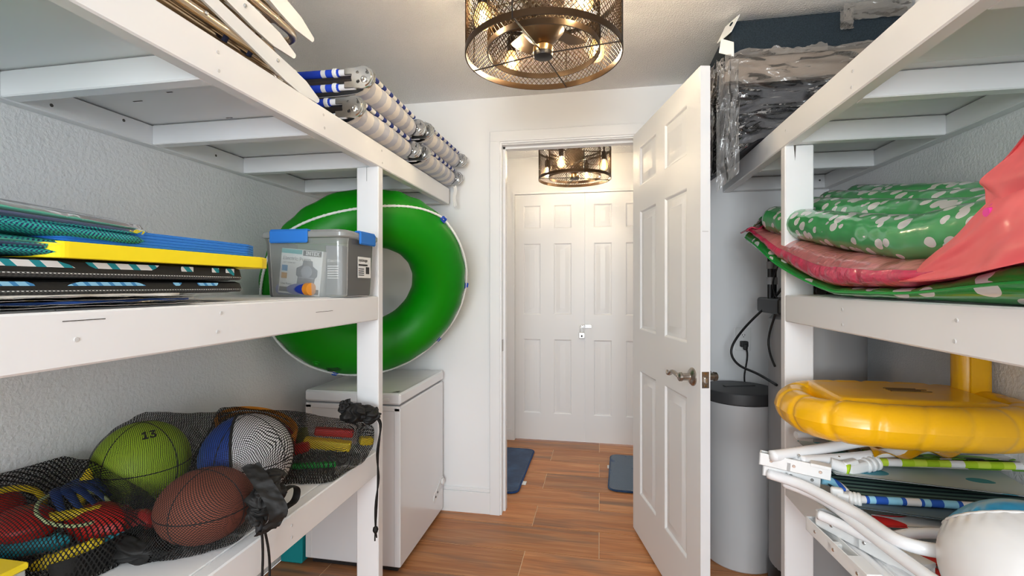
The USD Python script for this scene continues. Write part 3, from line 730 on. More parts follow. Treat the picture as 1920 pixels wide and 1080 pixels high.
# ------------------------------------------------------------------ clear storage tub with blue latches, and what is in it
tx0, tx1, ty0, ty1, tz0, tz1 = -1.100, -.806, 1.405, 1.622, 1.2285, 1.420
clear = film('clear_tub_plastic', (.90, .92, .88), .80, .12, ior=1.35)
lidm = film('milky_lid_plastic', (.82, .82, .80), .45, .15)
TB = thing('storage_tub', 'clear plastic storage tub with blue latches beside the shelf post', 'storage box', ((tx0 + tx1) / 2, (ty0 + ty1) / 2, tz0))
def loop_rr(x0, x1, y0, y1, r, z, n=6):
    pg = np.array(rrect(x0, y0, x1, y1, r).exterior.coords)[:-1]
    return np.c_[pg, np.full(len(pg), z)]
Ls = [loop_rr(tx0 + .012, tx1 - .012, ty0 + .012, ty1 - .012, .026, tz0), loop_rr(tx0 + .008, tx1 - .008, ty0 + .008, ty1 - .008, .030, tz0 + .006), loop_rr(tx0, tx1, ty0, ty1, .034, tz1 - .012), loop_rr(tx0 - .004, tx1 + .004, ty0 - .004, ty1 + .004, .036, tz1)]
wall_ = grid(np.array(Ls).transpose(1, 0, 2), closed_u=True, thick=.0018)
part(TB, 'tub_body', [wall_, extr(rrect(tx0 + .012, ty0 + .012, tx1 - .012, ty1 - .012, .026), .002).apply_translation((0, 0, tz0))], clear)
part(TB, 'lid', [extr(rrect(tx0 - .012, ty0 - .012, tx1 + .014, ty1 + .016, .038), .020, .004).apply_translation((0, 0, tz1 + .002)), extr(rrect(tx0 + .01, ty0 + .01, tx1 - .01, ty1 - .01, .034), .008, .003).apply_translation((0, 0, tz1 + .021))], lidm)
part(TB, 'latch', [box(-1.062, -.925, ty0 - .020, ty0 - .010, tz1 - .016, tz1 + .026, .004), box(-1.062, -.925, ty0 - .016, ty0 + .004, tz1 + .022, tz1 + .029, .003)], M['foam_blue'], label='blue snap latch')
part(TB, 'latch', [box(tx1 + .012, tx1 + .021, 1.475, 1.585, tz1 - .016, tz1 + .026, .004), box(tx1 - .004, tx1 + .018, 1.475, 1.585, tz1 + .022, tz1 + .029, .003)], M['foam_blue'], label='blue snap latch')
stk = part(TB, 'sticker', slab_on((tx1 + .0004, 1.492, 1.292), (0, 1, 0), (0, 0, 1), .092, .072), M['paper_white'], label='white printed product sticker')
sx = tx1 + .001
part(stk, 'print', [text_on('oystorage', .0095, (sx, 1.497, 1.348), (0, 1, 0), (0, 0, 1), .0004, True), box(sx, sx + .0004, 1.497, 1.560, 1.333, 1.339, 0), box(sx, sx + .0004, 1.548, 1.572, 1.306, 1.330, 0)] +
     [box(sx, sx + .0004, 1.497, 1.535, 1.300 + k * .007, 1.303 + k * .007, 0) for k in range(4)], M['ink'])
def printed_box(name, label, o, ex, ey, w, h, d, matl, group=None):
    """Carton: o lower left corner of the printed face, ex along, ey up."""
    ex, ey = np.array(ex, float), np.array(ey, float); ex /= np.linalg.norm(ex); ey /= np.linalg.norm(ey); ez = np.cross(ex, ey)
    t = thing(name, label, 'box', o, group=group)
    part(t, 'carton', basis(box(0, w, 0, h, -d, 0, .0015), o, ex, ey, ez), matl)
    return t, ex, ey, ez, np.array(o, float)
ek = np.array((.995, .02, -.10)); eu = np.array((.10, .0, .995))
bx, ex, ey, ez, o = printed_box('pump_carton', 'white electric pump carton standing in the clear tub', (-1.058, 1.425, 1.243), ek, eu, .150, .150, .055, M['paper_white'])
oz = o + ez * .0006
teal_ink = simple('teal_ink', srgb(20, 165, 165), .5)
part(bx, 'header_strip', slab_on(oz + ey * .134 + ex * .002, ex, ey, .074, .014), teal_ink)
part(bx, 'brand_plate', slab_on(oz + ey * .130 + ex * .080, ex, ey, .066, .018), M['ink'])
part(bx, 'brand_lettering', text_on('INTEX', .0115, oz + ey * .1335 + ex * .0895 + ez * .0006, ex, ey, .0005, True), M['paper_white'])
part(bx, 'title_lettering', text_on('Electric Pump', .0115, oz + ey * .112 + ex * .008, ex, ey, .0005), M['ink_grey'])
part(bx, 'small_print', [text_on('110-120V AC', .005, oz + ey * .101 + ex * .008, ex, ey, .0005), text_on('One Pump', .006, oz + ey * .030 + ex * .008, ex, ey, .0005)], M['ink_grey'])
part(bx, 'warning_strip', slab_on(oz + ey * .006 + ex * .004, ex, ey, .142, .016), M['ink'])
part(bx, 'icon', [slab_on(oz + ey * .075 + ex * .008, ex, ey, .020, .019)], simple('blue_ink', srgb(60, 150, 210), .5))
part(bx, 'icon', [slab_on(oz + ey * .050 + ex * .008, ex, ey, .020, .019)], simple('amber_ink', srgb(220, 160, 60), .5))
pic = sg.Polygon([(-.030, .0), (-.027, .034), (-.034, .040), (-.034, .060), (-.014, .070), (-.012, .086), (.016, .086), (.018, .070), (.036, .058), (.036, .040), (.029, .034), (.026, .0)]).buffer(.003)
part(bx, 'pump_picture', basis(extr(pic, .0006), oz + ex * .098 + ey * .026, ex, ey, ez), simple('picture_ink', (.14, .15, .18), .5), label='dark picture of an air pump')
part(bx, 'pump_picture', basis(cat([extr(sg.Point(0, .052).buffer(.020), .0006), extr(sg.box(-.028, .030, .028, .034), .0006)]), oz + ex * .098 + ey * .026 + ez * .0006, ex, ey, ez), simple('picture_ink_light', (.34, .36, .40), .5))
bx2, ex2, ey2, ez2, o2 = printed_box('pump_carton', 'dark grey side of a second carton, behind the white one in the tub', (-.898, 1.450, 1.234), (.98, .18, 0), (0, 0, 1), .055, .165, .12, simple('grey_card', (.15, .16, .17), .6))
part(bx2, 'title_lettering', [text_on('Electric', .009, o2 + ez2 * .0006 + ey2 * .110 + ex2 * .006, ex2, ey2, .0005)] + [slab_on(o2 + ez2 * .0006 + ey2 * (.095 - .008 * k) + ex2 * .006, ex2, ey2, .036, .003) for k in range(6)], M['paper_white'])
pt = thing('hand_pump', 'blue hand pump with an orange end lying in the bottom of the tub', 'pump', (-1.0, 1.45, tz0 + .004))
part(pt, 'barrel', tube([(-1.075, 1.462, 1.254), (-.945, 1.416, 1.254)], .019, 16), M['royal'])
part(pt, 'end_cap', [tube([(-.945, 1.416, 1.254), (-.925, 1.4105, 1.254)], .0205, 16)], M['orange_toy'])
part(pt, 'handle', tube([(-1.075, 1.462, 1.254), (-1.085, 1.466, 1.254)], .012, 12), M['green_toy'])
solo('air_nozzle', tube(fillet([(-1.075, 1.60, 1.262), (-1.03, 1.57, 1.30), (-1.06, 1.54, 1.335), (-1.085, 1.52, 1.36)], .02), .007, 8), M['black_plastic'], 'black bent air nozzle at the back of the clear tub', 'nozzle')
solo('dive_toy', blob((-1.078, 1.55, 1.256), (.014, .055, .026), 3, .3, 4, 2), M['green_toy'], 'bright green rubber toy in the far end of the clear tub', 'toy')
solo('grey_carton', box(-.895, -.822, 1.515, 1.605, 1.234, 1.33, .002), simple('warm_grey_card', (.30, .28, .26), .7), 'warm grey carton behind the sticker in the clear tub', 'box')

# ------------------------------------------------------------------ flat floats, foam boards and packets on the middle shelf
def leaf_print(name, petal, line, sc, thr):
    nodes = {'tc': ('texture_coordinate', {}), 'mp': ('mapping', {'mapping_type': 'point', 'scale': (1.0, .62, .5)}), 'v': ('voronoi_texture', {'dimensions': '3D', 'metric': 'euclidean', 'feature': 'f1', 'scale': sc, 'randomness': .9}), 'lt': ('math', {'math_type': 'less_than', 'value2': thr}),
             'w': ('wave_texture', {'scale': 14.0, 'distortion': 3.0, 'detail': 1.0, 'bands_direction': 'diagonal'}), 'gt': ('math', {'math_type': 'greater_than', 'value2': .74}),
             'a': ('mix', {'color1': petal, 'color2': line}), 'b': ('mix', {'color1': (.018, .016, .016)}), 'p': ('principled_bsdf', {'roughness': .8})}
    return mat(name, nodes, [('tc.object', 'mp.vector'), ('mp.vector', 'v.vector'), ('v.distance', 'lt.value1'), ('tc.object', 'w.vector'), ('w.fac', 'gt.value1'), ('gt.value', 'a.fac'), ('a.color', 'b.color2'), ('lt.value', 'b.fac'), ('b.color', 'p.base_color')], 'p.BSDF')
print_white = leaf_print('leaf_print_white', (.72, .70, .68), srgb(20, 140, 150), 5.6, .58)
print_blue = leaf_print('leaf_print_blue', srgb(150, 205, 235), srgb(70, 140, 200), 4.8, .55)
def petal_mat(name, petal, line, sc, dist):
    return mat(name, {'tc': ('texture_coordinate', {}), 'w': ('wave_texture', {'scale': sc, 'distortion': dist, 'detail': 1.0, 'bands_direction': 'diagonal'}), 'r': ('rgb_ramp', {'ramp': [(0, petal), (.70, line)], 'interpolate': False}), 'p': ('principled_bsdf', {'roughness': .75})},
               [('tc.object', 'w.vector'), ('w.fac', 'r.fac'), ('r.color', 'p.base_color')], 'p.BSDF')
petal_white = petal_mat('white_teal_petal', (.70, .68, .66), srgb(16, 132, 142), 16.0, 1.2)
petal_blue = petal_mat('pale_blue_petal', srgb(150, 205, 232), srgb(66, 136, 190), 30.0, 3.5)
def weave(name, c1, c2, sc):
    return mat(name, {'tc': ('texture_coordinate', {}), 'k': ('checker_texture', {'scale': sc, 'color1': c1, 'color2': c2}), 'p': ('principled_bsdf', {'roughness': .7})}, [('tc.object', 'k.vector'), ('k.color', 'p.base_color')], 'p.BSDF')
dark_weave = weave('dark_mesh_weave', (.03, .03, .03), (.065, .06, .055), 260)
zip_m = weave('zipper_teeth', (.6, .6, .58), (.02, .02, .02), 330)
def plan_ring(x0, x1, y0, y1, r, inset, z):
    return np.c_[np.array(sg.box(x0 + r, y0 + r, x1 - r, y1 - r).buffer(r - inset, quad_segs=8).exterior.coords)[:-1], np.full(33 * 0 + len(np.array(sg.box(x0 + r, y0 + r, x1 - r, y1 - r).buffer(r - inset, quad_segs=8).exterior.coords)) - 1, z)]
def pad(x0, x1, y0, y1, r, prof):
    """Cushion from plan loops: prof = (inset, z) from the bottom up."""
    L = np.array([plan_ring(x0, x1, y0, y1, r, i, z) for i, z in prof]).transpose(1, 0, 2)
    m = grid(L, closed_u=True); n, k = L.shape[:2]
    caps = [trimesh.Trimesh(np.vstack([L[:, e], L[:, e].mean(0)]), np.array([(q, (q + 1) % n, n) if e else ((q + 1) % n, q, n) for q in range(n)]), process=False) for e in (0, k - 1)]
    return cat([m] + caps)
def flat_float(label, x0, x1, y1, z0, zm, z1, prt, group, petals, pm):
    t = thing('flat_pool_float', label, 'pool float', ((x0 + x1) / 2, .5, z0), group=group)
    part(t, 'lower_cover', pad(x0, x1, -.15, y1, .10, [(.030, z0), (.012, z0 + .004), (.003, zm - .006), (.0, zm - .001)]), dark_weave, smooth=40)
    part(t, 'upper_cover', pad(x0, x1, -.15, y1, .10, [(.0, zm + .001), (.001, zm + .006), (.004, z1 - .005), (.014, z1 - .001), (.04, z1)]), prt, smooth=40)
    band = sg.box(-.15, zm + .004, y1 - .085, z1 - .0045)
    for ya, yb, zc_, hh in petals:
        n = 24; pg = sg.Polygon([((ya + yb) / 2 + (yb - ya) / 2 * math.copysign(abs(math.cos(q)) ** .8, math.cos(q)), zm + (z1 - zm) * (zc_ + hh * math.sin(q))) for q in np.linspace(0, 2 * PI, n, endpoint=False)]).intersection(band)
        if pg.area > 0: part(t, 'petal_print', basis(extr(pg, .0012), (x1 - .0030, 0, 0), (0, 1, 0), (0, 0, 1), (1, 0, 0)), pm)
    lp = plan_ring(x0, x1, -.15, y1, .10, -.001, zm)
    part(t, 'zipper', tube(dense(np.vstack([lp, lp[:1]]), .02), .0012, 6), zip_m)
    return t
flat_float('black flat float with pale blue petals, the lower of the two zipped floats', -1.38, -.868, 1.098, 1.2490, 1.2570, 1.2765, M['black_cloth'], 'zipped flat floats', [(.40, .600, .4, .7), (.640, .790, .1, .85), (.845, .866, .9, .5), (.905, .965, 1.0, .95)], petal_blue)
flat_float('black flat float with white and teal petals, the upper of the two zipped floats', -1.37, -.858, 1.086, 1.2775, 1.2855, 1.3100, M['black_cloth'], 'zipped flat floats', [(.40, .655, .1, 1.0), (.665, .805, 1.0, .85), (.855, .885, .5, .9), (.935, .955, .5, .9), (.975, 1.05, .5, .9)], petal_white)
def kick(label, x0, x1, y0, y1, z0, z1, m, name):
    t = thing(name, label, 'foam board', ((x0 + x1) / 2, (y0 + y1) / 2, z0))
    pg = sg.Polygon([(x0, y0), (x1, y0), (x1, y1 - .06), (x1 - .03, y1), (x0 + .03, y1), (x0, y1 - .06)]).buffer(-.03).buffer(.03, quad_segs=8)
    prm = np.array(pg.exterior.coords)[:-1]; k = 5 if label.startswith('blue') else 1
    for q in range(k):
        a, b = z0 + (z1 - z0) * q / k, z0 + (z1 - z0) * (q + 1) / k
        part(t, 'foam_layer', hull(np.vstack([np.c_[prm, np.full(len(prm), z)] if e else np.c_[np.array(pg.buffer(-.0012).exterior.coords), np.full(len(pg.buffer(-.0012).exterior.coords), z)] for z, e in ((a, 0), (a + .0012, 1), (b - .0012, 1), (b, 0))])), m, smooth=False)
kick('yellow foam kickboard lying under the blue one', -1.22, -.846, .60, 1.140, 1.3105, 1.3375, M['foam_yellow'], 'foam_kickboard')
kick('blue layered foam kickboard on top of the yellow one', -1.24, -.866, .62, 1.115, 1.3385, 1.3685, M['foam_blue'], 'foam_kickboard')
teal_mesh = weave('teal_mesh_weave', srgb(24, 50, 96), srgb(36, 180, 165), 300)
navy_mesh = simple('blue_vinyl_sheet', srgb(58, 70, 120), .35)
mint = simple('mint_vinyl', srgb(60, 200, 160), .3, coat=.4)
wrap = film('clear_wrap', (.80, .82, .86), .90, .10, bump=(16, .35, .02), ior=1.18)
def packed_float(label, x0, x1, y1, z0, z1, slope):
    t = thing('packed_pool_float', label, 'pool float', ((x0 + x1) / 2, .5, z0), group='packed mesh floats')
    def pd(i0, a, b): return pad(x0, x1, .10, y1, .07, [(.03 + i0, a), (.008 + i0, a + (b - a) * .2), (.0 + i0, (a + b) / 2), (.008 + i0, b - (b - a) * .2), (.03 + i0, b)])
    def tilt(m): 
        v = np.array(m.vertices); v[:, 2] += (y1 - v[:, 1]) * slope; return trimesh.Trimesh(v, m.faces, process=False)
    h = z1 - z0
    part(t, 'mesh_panel', tilt(pd(0, z0, z0 + h * .52)), teal_mesh, smooth=True)
    part(t, 'vinyl_tube', tilt(pd(.004, z0 + h * .48, z0 + h * .72)), navy_mesh, smooth=True)
    part(t, 'top_panel', tilt(pd(.010, z0 + h * .68, z0 + h * .98)), mint, smooth=True)
    m = tilt(pd(-.003, z0 + h * .30, z1 + .004)); m = trimesh.Trimesh(m.vertices, m.faces); m = m.subdivide().subdivide(); v = np.array(m.vertices)
    v += m.vertex_normals * ((meshkit.fbm(v * [40, 40, 90], 3, 5) - .5) * .010)[:, None]
    part(t, 'plastic_wrap', trimesh.Trimesh(v, m.faces, process=False), wrap, smooth=True)
packed_float('teal mesh float in clear wrap, the lower of the two packed ones', -1.33, -.850, .765, 1.3105, 1.3380, .012)
packed_float('teal mesh float with mint top in clear wrap, the topmost of the pile', -1.32, -.848, .802, 1.3400, 1.3820, .035)
film_pk = film('packet_film', (.80, .80, .78), .50, .12, bump=(30, .6, .02))
def packet(label, x1, y1, z0, z1, m, seed, ragged):
    t = thing('flat_packet', label, 'packet', (x1 - .2, .4, z0), group='flat packets at the shelf edge')
    n, k = 70, 12
    def sheet(z, amp, grow, sd):
        P = []
        for i in range(n):
            y = -.1 + (y1 + .1 + grow) * i / (n - 1)
            e = x1 + grow + .012 * (meshkit.noise(np.array([y * 22, sd, 0.])) - .5) * ragged
            P.append([(x1 - .35 + (e - x1 + .35) * j / (k - 1), y, z + amp * (meshkit.fbm(np.array([y * 26, j * .9, sd]), 3, 3) - .5)) for j in range(k)])
        return np.array(P)
    part(t, 'contents', grid(sheet((z0 + z1) / 2 + .003, .003, -.012, seed), thick=(z1 - z0) * .45), m, smooth=30)
    part(t, 'film_sleeve', grid(sheet(z1 - .001, .006, .004, seed + 2), thick=.0008), film_pk, smooth=True)
    part(t, 'film_sleeve', grid(sheet(z0 + .004, .004, .007, seed + 5), thick=.0008), film_pk, smooth=True)
packet('flat packet of deep blue vinyl in crumpled clear film, lowest at the shelf edge', -.8335, .872, 1.2278, 1.2375, simple('deep_blue_vinyl', srgb(24, 74, 150), .4), 1, 1.0)
packet('cream paper packet in a torn clear sleeve, on the blue packet at the shelf edge', -.8385, .855, 1.2380, 1.2480, simple('cream_paper', (.66, .62, .56), .7), 4, 1.6)

# ------------------------------------------------------------------ top shelf: champagne aluminium chairs with white armrests
ALZ = 1.8035
def aluminium_chair(label, loc, rot):
    t = thing('aluminium_chair', label, 'folding chair', loc, rot=rot, group='stack of aluminium folding chairs')
    U = lambda x0, x1, y0, y1, z, r=.07, lift=0: fillet([(x1, y0, z), (x1, y1 * .8, z), (x1, y1, z + lift), (x0, y1, z + lift), (x0, y1 * .8, z), (x0, y0, z)], r, 8)
    part(t, 'seat_frame', tube(U(-.49, 0, -.2, 1.00, .0125), .0115, 12), M['gold_tube'], smooth=True)
    part(t, 'back_frame', tube(U(-.465, -.028, -.2, .93, .040, lift=.012), .0115, 12), M['gold_tube'], smooth=True)
    part(t, 'leg', tube(U(-.485, -.004, -.1, .97, .068, .06), .0110, 12), M['gold_tube'], smooth=True)
    part(t, 'leg', tube(U(-.45, -.045, .1, .86, .092, .05), .0105, 12), M['gold_tube'], smooth=True)
    for x in (.013, -.503):
        pg = sg.Polygon([(.48, -.004), (.60, -.008), (.75, -.012), (.90, -.018), (.97, -.016), (1.055, .0), (.97, .014), (.90, .014), (.75, .009), (.60, .006), (.48, .004)]).buffer(-.0025).buffer(.0075, quad_segs=6)
        m = basis(extr(pg, .012), (x - .004, 0, .205), (0, .986, -.166), (0.35, .155, .924), (.936, -.058, -.345))
        ar = part(t, 'armrest', m, M['white_plastic'], label='white plastic paddle armrest')
        for y in (.56, .84): part(ar, 'rivet', cyl((x + .009, y, .205 - .168 * y), .0055, .006, 'x', 10, .002), M['chrome'])
    for x, y, z in ((.011, .35, .0125), (.011, .78, .0125), (.008, .25, .068), (.008, .62, .068)):
        part(t, 'rivet', cyl((x, y, z), .005, .006, 'x', 10, .002), M['chrome'])
    for x, z, y1_ in ((-.014, .028, .90), (-.040, .066, .94), (-.058, .030, .97)): part(t, 'side_tube', tube([(x, -.2, z), (x, y1_ - .1, z), (x - .004, y1_, z - .006)], .0105, 10), M['gold_tube'], smooth=True)
    part(t, 'fabric', grid([[(-.46 + .32 * i / 10, -.15 + 1.0 * j / 24, .028 + .006 * math.sin(PI * i / 10) * math.sin(j * .7)) for j in range(25)] for i in range(11)], thick=.003), M['navy'], smooth=True)
    for y in (.70, .78): part(t, 'strap', tube(fillet([(-.49, y, .104), (-.25, y + .03, .108), (-.01, y, .104), (.004, y, .085), (-.03, y + .01, .05)], .02), .010, 8, flat=.25), M['navy'])
    part(t, 'bracket', [extr(sg.Point(0, 0).buffer(.028), .004).apply_transform(trimesh.transformations.rotation_matrix(PI / 2, (0, 1, 0))).apply_translation((.010, .45, .05))], M['white_plastic'], label='white pivot plate')
    return t
ac = aluminium_chair('champagne aluminium chair with white armrests, lowest of the stack on the top shelf', (-.868, .300, ALZ), (0, 0, 0))
dup(ac, 'champagne aluminium chair in the middle of the stack on the top shelf', (-.905, .200, ALZ + .090), (0, 0, -1.5))
dup(ac, 'champagne aluminium chair, uppermost of the stack near the ceiling', (-.858, .285, ALZ + .180), (0, 0, 1.0))
# ------------------------------------------------------------------ folded beach chairs with striped fabric
def bands(name, axis, period, cols, rough=.75):
    """Stripes of equal or unequal width across the thing's own axis."""
    ax = {'x': 0, 'y': 1, 'z': 2}[axis]
    r, pos = [], 0.0
    nodes = {'tc': ('texture_coordinate', {}), 's': ('separate_xyz', {}), 'd': ('math', {'math_type': 'divide', 'value2': period}), 'f': ('math', {'math_type': 'fraction'}),
             'r': ('rgb_ramp', {'ramp': cols, 'interpolate': False}), 'ad': ('math', {'math_type': 'add', 'value2': 40.0}), 'p': ('principled_bsdf', {'roughness': rough})}
    return mat(name, nodes, [('tc.object', 's.vector'), ('s.' + axis, 'd.value1'), ('d.value', 'ad.value1'), ('ad.value', 'f.value1'), ('f.value', 'r.fac'), ('r.color', 'p.base_color')], 'p.BSDF')
stripe_grey = bands('grey_stripe_fabric', 'y', .080, [(0, (.66, .63, .60)), (.52, srgb(178, 180, 190))])
stripe_navy = bands('navy_banded_sleeve', 'y', .062, [(0, (.72, .70, .68)), (.55, srgb(20, 44, 120))])
stripe_royal = bands('royal_banded_sleeve', 'x', .115, [(0, srgb(18, 62, 190)), (.72, (.75, .74, .74)), (.86, srgb(18, 62, 190))])
def beach_chair(label, loc, rot):
    t = thing('beach_chair', label, 'folding chair', loc, rot=rot, group='folded striped beach chairs')
    W = .50
    for y in (0, W):
        for z in (.020, .068):
            part(t, 'side_rail', tube([(-.52, y, z), (-.03, y, z)], .0105, 10), M['white_metal'], smooth=True)
            part(t, 'rail_sleeve', [tube([(-.47, y, z), (-.085, y, z)], .0125, 10)], stripe_royal, smooth=True)
            part(t, 'rail_clip', cyl((-.100, y, z), .0150, .016, 'x', 14, .003), M['white_plastic'])
            part(t, 'rivet', cyl((-.050, y - .0105, z), .005, .005, 'y', 10, .001), M['chrome'])
        s = 1 if y else -1
        for k, (yy, rr, oz_) in enumerate(((y - .010, .036, .0), (y + .010, .033, .004))):
            n = 18; pg = sg.Polygon([((rr + (.0025 if (q % 2 and k) else 0)) * math.cos(2 * PI * q / n) * 1.05, (rr + (.0025 if (q % 2 and k) else 0)) * math.sin(2 * PI * q / n)) for q in range(n)])
            pg = pg.union(sg.box(-.062, -.032, -.01, -.012)).union(sg.box(-.062, .012, -.01, .032))
            pg = pg.difference(sg.Point(.018, .014).buffer(.006)).difference(sg.Point(-.016, .016).buffer(.005)).difference(sg.Point(-.014, -.014).buffer(.006)).difference(sg.Point(.016, -.016).buffer(.004))
            h = part(t, 'ratchet_hinge', basis(extr(pg, .0045), (0, yy, .044 + oz_), (1, 0, 0), (0, 0, 1), (0, -1, 0)), M['chrome'], label='zinc ratchet hinge plate')
            part(h, 'pivot', lathe([(0, -.006), (.004, -.007), (.006, -.004), (.0105, -.003), (.011, .0), (0, .0)], 14, (.006, yy - .0045, .036), 'y'), M['chrome'], smooth=40)
            part(h, 'tooth_arc', tube([(.030 * math.cos(q), yy - .006, .044 + .030 * math.sin(q)) for q in np.linspace(-1.2, 1.0, 12)], .004, 6), M['chrome'])
    P = []
    for j in range(48):
        y = .022 + (W - .044) * j / 47; b = .0016 * math.sin(j * .9) + .008 * math.sin(PI * j / 47)
        prof = [(-.50, .080), (-.30, .080 + b * .3), (-.10, .083 + b * .4), (-.026 + b, .077), (.000 + b, .052), (-.010 + b, .020), (-.06, .005), (-.30, .004), (-.50, .006)]
        P.append(spline([(q[0], y, q[1]) for q in prof], 30))
    part(t, 'fabric', grid(np.array(P), thick=.002), stripe_grey, smooth=True, label='grey and cream striped fabric')
    part(t, 'cross_rail', tube([(-.012, .018, .0865), (-.012, W - .018, .0865)], .0085, 10), stripe_navy, smooth=True, label='cross rail in a navy and white banded sleeve')
    return t
bc = beach_chair('striped folded beach chair with blue sleeves, lower of the pair next to the aluminium chairs', (-.790, 1.445, 1.8045), (0, 0, 0))
dup(bc, 'striped folded beach chair with blue sleeves, upper of the pair next to the aluminium chairs', (-.755, 1.440, 1.8955), (0, 0, 1.5))
dup(bc, 'striped folded beach chair, lower of the far pair by the back wall', (-.768, 2.000, 1.8045), (0, 0, 0))
dup(bc, 'striped folded beach chair, upper of the far pair by the back wall', (-.748, 1.985, 1.8955), (0, 0, -1))
tg = [[(-.772 + .012 * math.sin(i) * .3 + .004 * j, 2.452 + .020 * j / 3, 1.80 - .11 * i / 8 - .006 * math.sin(j * 2)) for j in range(4)] for i in range(9)]
solo('care_tag', grid(tg, thick=.001), M['paper_white'], 'white paper care tag dangling at the far end of the left top shelf', 'tag', smooth=True)

# ------------------------------------------------------------------ mesh bags on the lower shelf
SZ = .6505
def ball(label, name, c, r, m, bands_=None, group=None, squash=1.0):
    t = thing(name, label, 'ball', (c[0], c[1], c[2] - r * squash), group=group); Q = np.array((1, 1, squash))
    c = np.array(c); s = trimesh.creation.icosphere(4)
    if bands_ is None:
        part(t, 'cover', trimesh.Trimesh(s.vertices * r * Q + c, s.faces, process=False), m, smooth=True)
    else:
        ax, m2 = bands_; ax = np.array(ax, float); ax /= np.linalg.norm(ax)
        d = s.vertices[s.faces].mean(1) @ ax
        for cond, mm in ((d > -.12, m), (d <= -.12, m2)):
            part(t, 'panel', prune(trimesh.Trimesh(s.vertices * r + c, s.faces[cond], process=False)), mm, smooth=True)
    if bands_ is not None:
        u1 = np.cross(ax, (0, 0, 1)); u1 /= np.linalg.norm(u1); u2 = np.cross(ax, u1)
        part(t, 'panel_seam', tube([c + ax * r * -.12 + (u1 * math.cos(q) + u2 * math.sin(q)) * r * .993 for q in np.linspace(0, 2 * PI, 80, endpoint=False)], .0042, 6, closed=True), M['ink'])
    for k, (a, b) in enumerate((((1, 0, 0), (0, 1, 0)), ((0, 1, 0), (0, 0, 1)), ((1, 0, .3), (0, 0, 1)))):
        a, b = np.array(a, float), np.array(b, float); a /= np.linalg.norm(a); b -= a * (a @ b); b /= np.linalg.norm(b)
        part(t, 'seam', tube([c + Q * (r - .0004) * (a * math.cos(q) + b * math.sin(q)) for q in np.linspace(0, 2 * PI, 60, endpoint=False)], .0016, 5, closed=True), M['ink'])
    return t
b1, b2, b3 = (-1.262, 1.128, SZ + .117), (-.985, 1.195, SZ + .128), (-.937, 1.000, SZ + .086)
lb = ball('lime green rubber ball in the mesh bag of balls', 'play_ball', b1, .115, M['lime'])
L13 = text_on('13', .020, (0, 0, 0), (1, 0, 0), (0, 1, 0), .001, True)
vdir = np.array((.80, -.45, .72)); vdir /= np.linalg.norm(vdir); ve = np.cross((0, 0, 1), vdir); ve /= np.linalg.norm(ve); vu_ = np.cross(vdir, ve)
part(lb, 'marking', basis(L13, np.array(b1) + vdir * .1145 - ve * .02 + vu_ * .02, ve, vu_, vdir), M['ink'], label='black number print')
ball('two-tone white and blue volleyball in the mesh bag of balls', 'volleyball', b2, .120, M['ball_white'], ((.8, .45, .1), M['ball_blue']))
ball('worn brown basketball in the front of the mesh bag of balls', 'basketball', b3, .105, M['ball_brown'], squash=.80)
def cloth_strip(path, wid, up, m_amp=.006, seed=0, n=40, k=7, thick=.0015):
    """Ribbon of cloth along a path, wid wide along up, gathered by noise."""
    p = spline(path, n); t, _, _ = frame_path(p); P = []
    for i in range(n):
        s = np.cross(t[i], up); s /= max(np.linalg.norm(s), 1e-9); row = []
        for j in range(k):
            w = (meshkit.fbm(np.array([i * .35, j * .6, seed + .5]), 3, 2) - .5)
            row.append(p[i] + np.array(up) * (j / (k - 1) - .5) * wid + s * w * m_amp * 2)
        P.append(row)
    return grid(P, thick=thick)
def drawstring(t, pts, r=.0030): part(t, 'drawstring', tube(spline(pts, 50), r, 7), M['black_cloth'], smooth=True)
def crumple(c, r, seed, m=None):
    """Bunch of gathered cloth: pleats running round a squashed knot."""
    s = trimesh.creation.icosphere(4); v = np.array(s.vertices); rr_ = random.Random(seed); R = trimesh.transformations.random_rotation_matrix(np.array([rr_.random() for _ in range(3)]))[:3, :3]
    q = v @ R; th_ = np.arctan2(q[:, 1], q[:, 0]) + 1.4 * (meshkit.noise(v * 1.6 + seed) - .5); lat = np.sqrt(np.clip(1 - q[:, 2] ** 2, 0, 1))
    w = .13 * np.sin(th_ * 7) * lat + .07 * np.sin(th_ * 13 + 2 * q[:, 2]) * lat + .5 * (meshkit.noise(v * 1.5 + seed * 2.3) - .5)
    return trimesh.Trimesh(v * (1 + w)[:, None] * np.array(r) + np.array(c), s.faces, process=False)

N2 = thing('mesh_ball_bag', 'black mesh drawstring bag full of balls on the lower left shelf', 'mesh bag', (-1.05, 1.05, SZ))
pts2 = [sph(b1, .118), sph(b2, .123), (sph((0, 0, 0), .108) * [1, 1, .8] + np.array(b3)), [(-1.20, .99, SZ + .003), (-.99, .885, SZ + .002), (-.84, .98, SZ + .01), (-.845, 1.10, SZ + .03), (-.95, 1.27, SZ + .003), (-1.33, 1.25, SZ + .002), (-1.36, 1.02, SZ + .003), (-1.29, 1.15, SZ + .247)]]
sh, uv = net_shell(pts2, .004, (-1.05, 1.05, SZ + .10), (.75, -.10, -.05), .125, SZ, 3, keep_out=((b1, (1, 1, 1), .115), (b2, (1, 1, 1), .120), (b3, (1, 1, .80), .105)))
part(N2, 'net', sh, net_fine, uv=uv)
part(N2, 'cuff', [cloth_strip([(-0.8354, 1.026, 0.829), (-0.8059, 1.011, 0.8136), (-0.7767, 1.001, 0.7918), (-0.749, 0.9958, 0.7636), (-0.7358, 0.9932, 0.7361), (-0.7481, 0.9909, 0.7088), (-0.7735, 0.9913, 0.6863)], .040, (.77, .63, .12), .012, 4)], M['black_cloth'], smooth=True, label='gathered black nylon cuff')
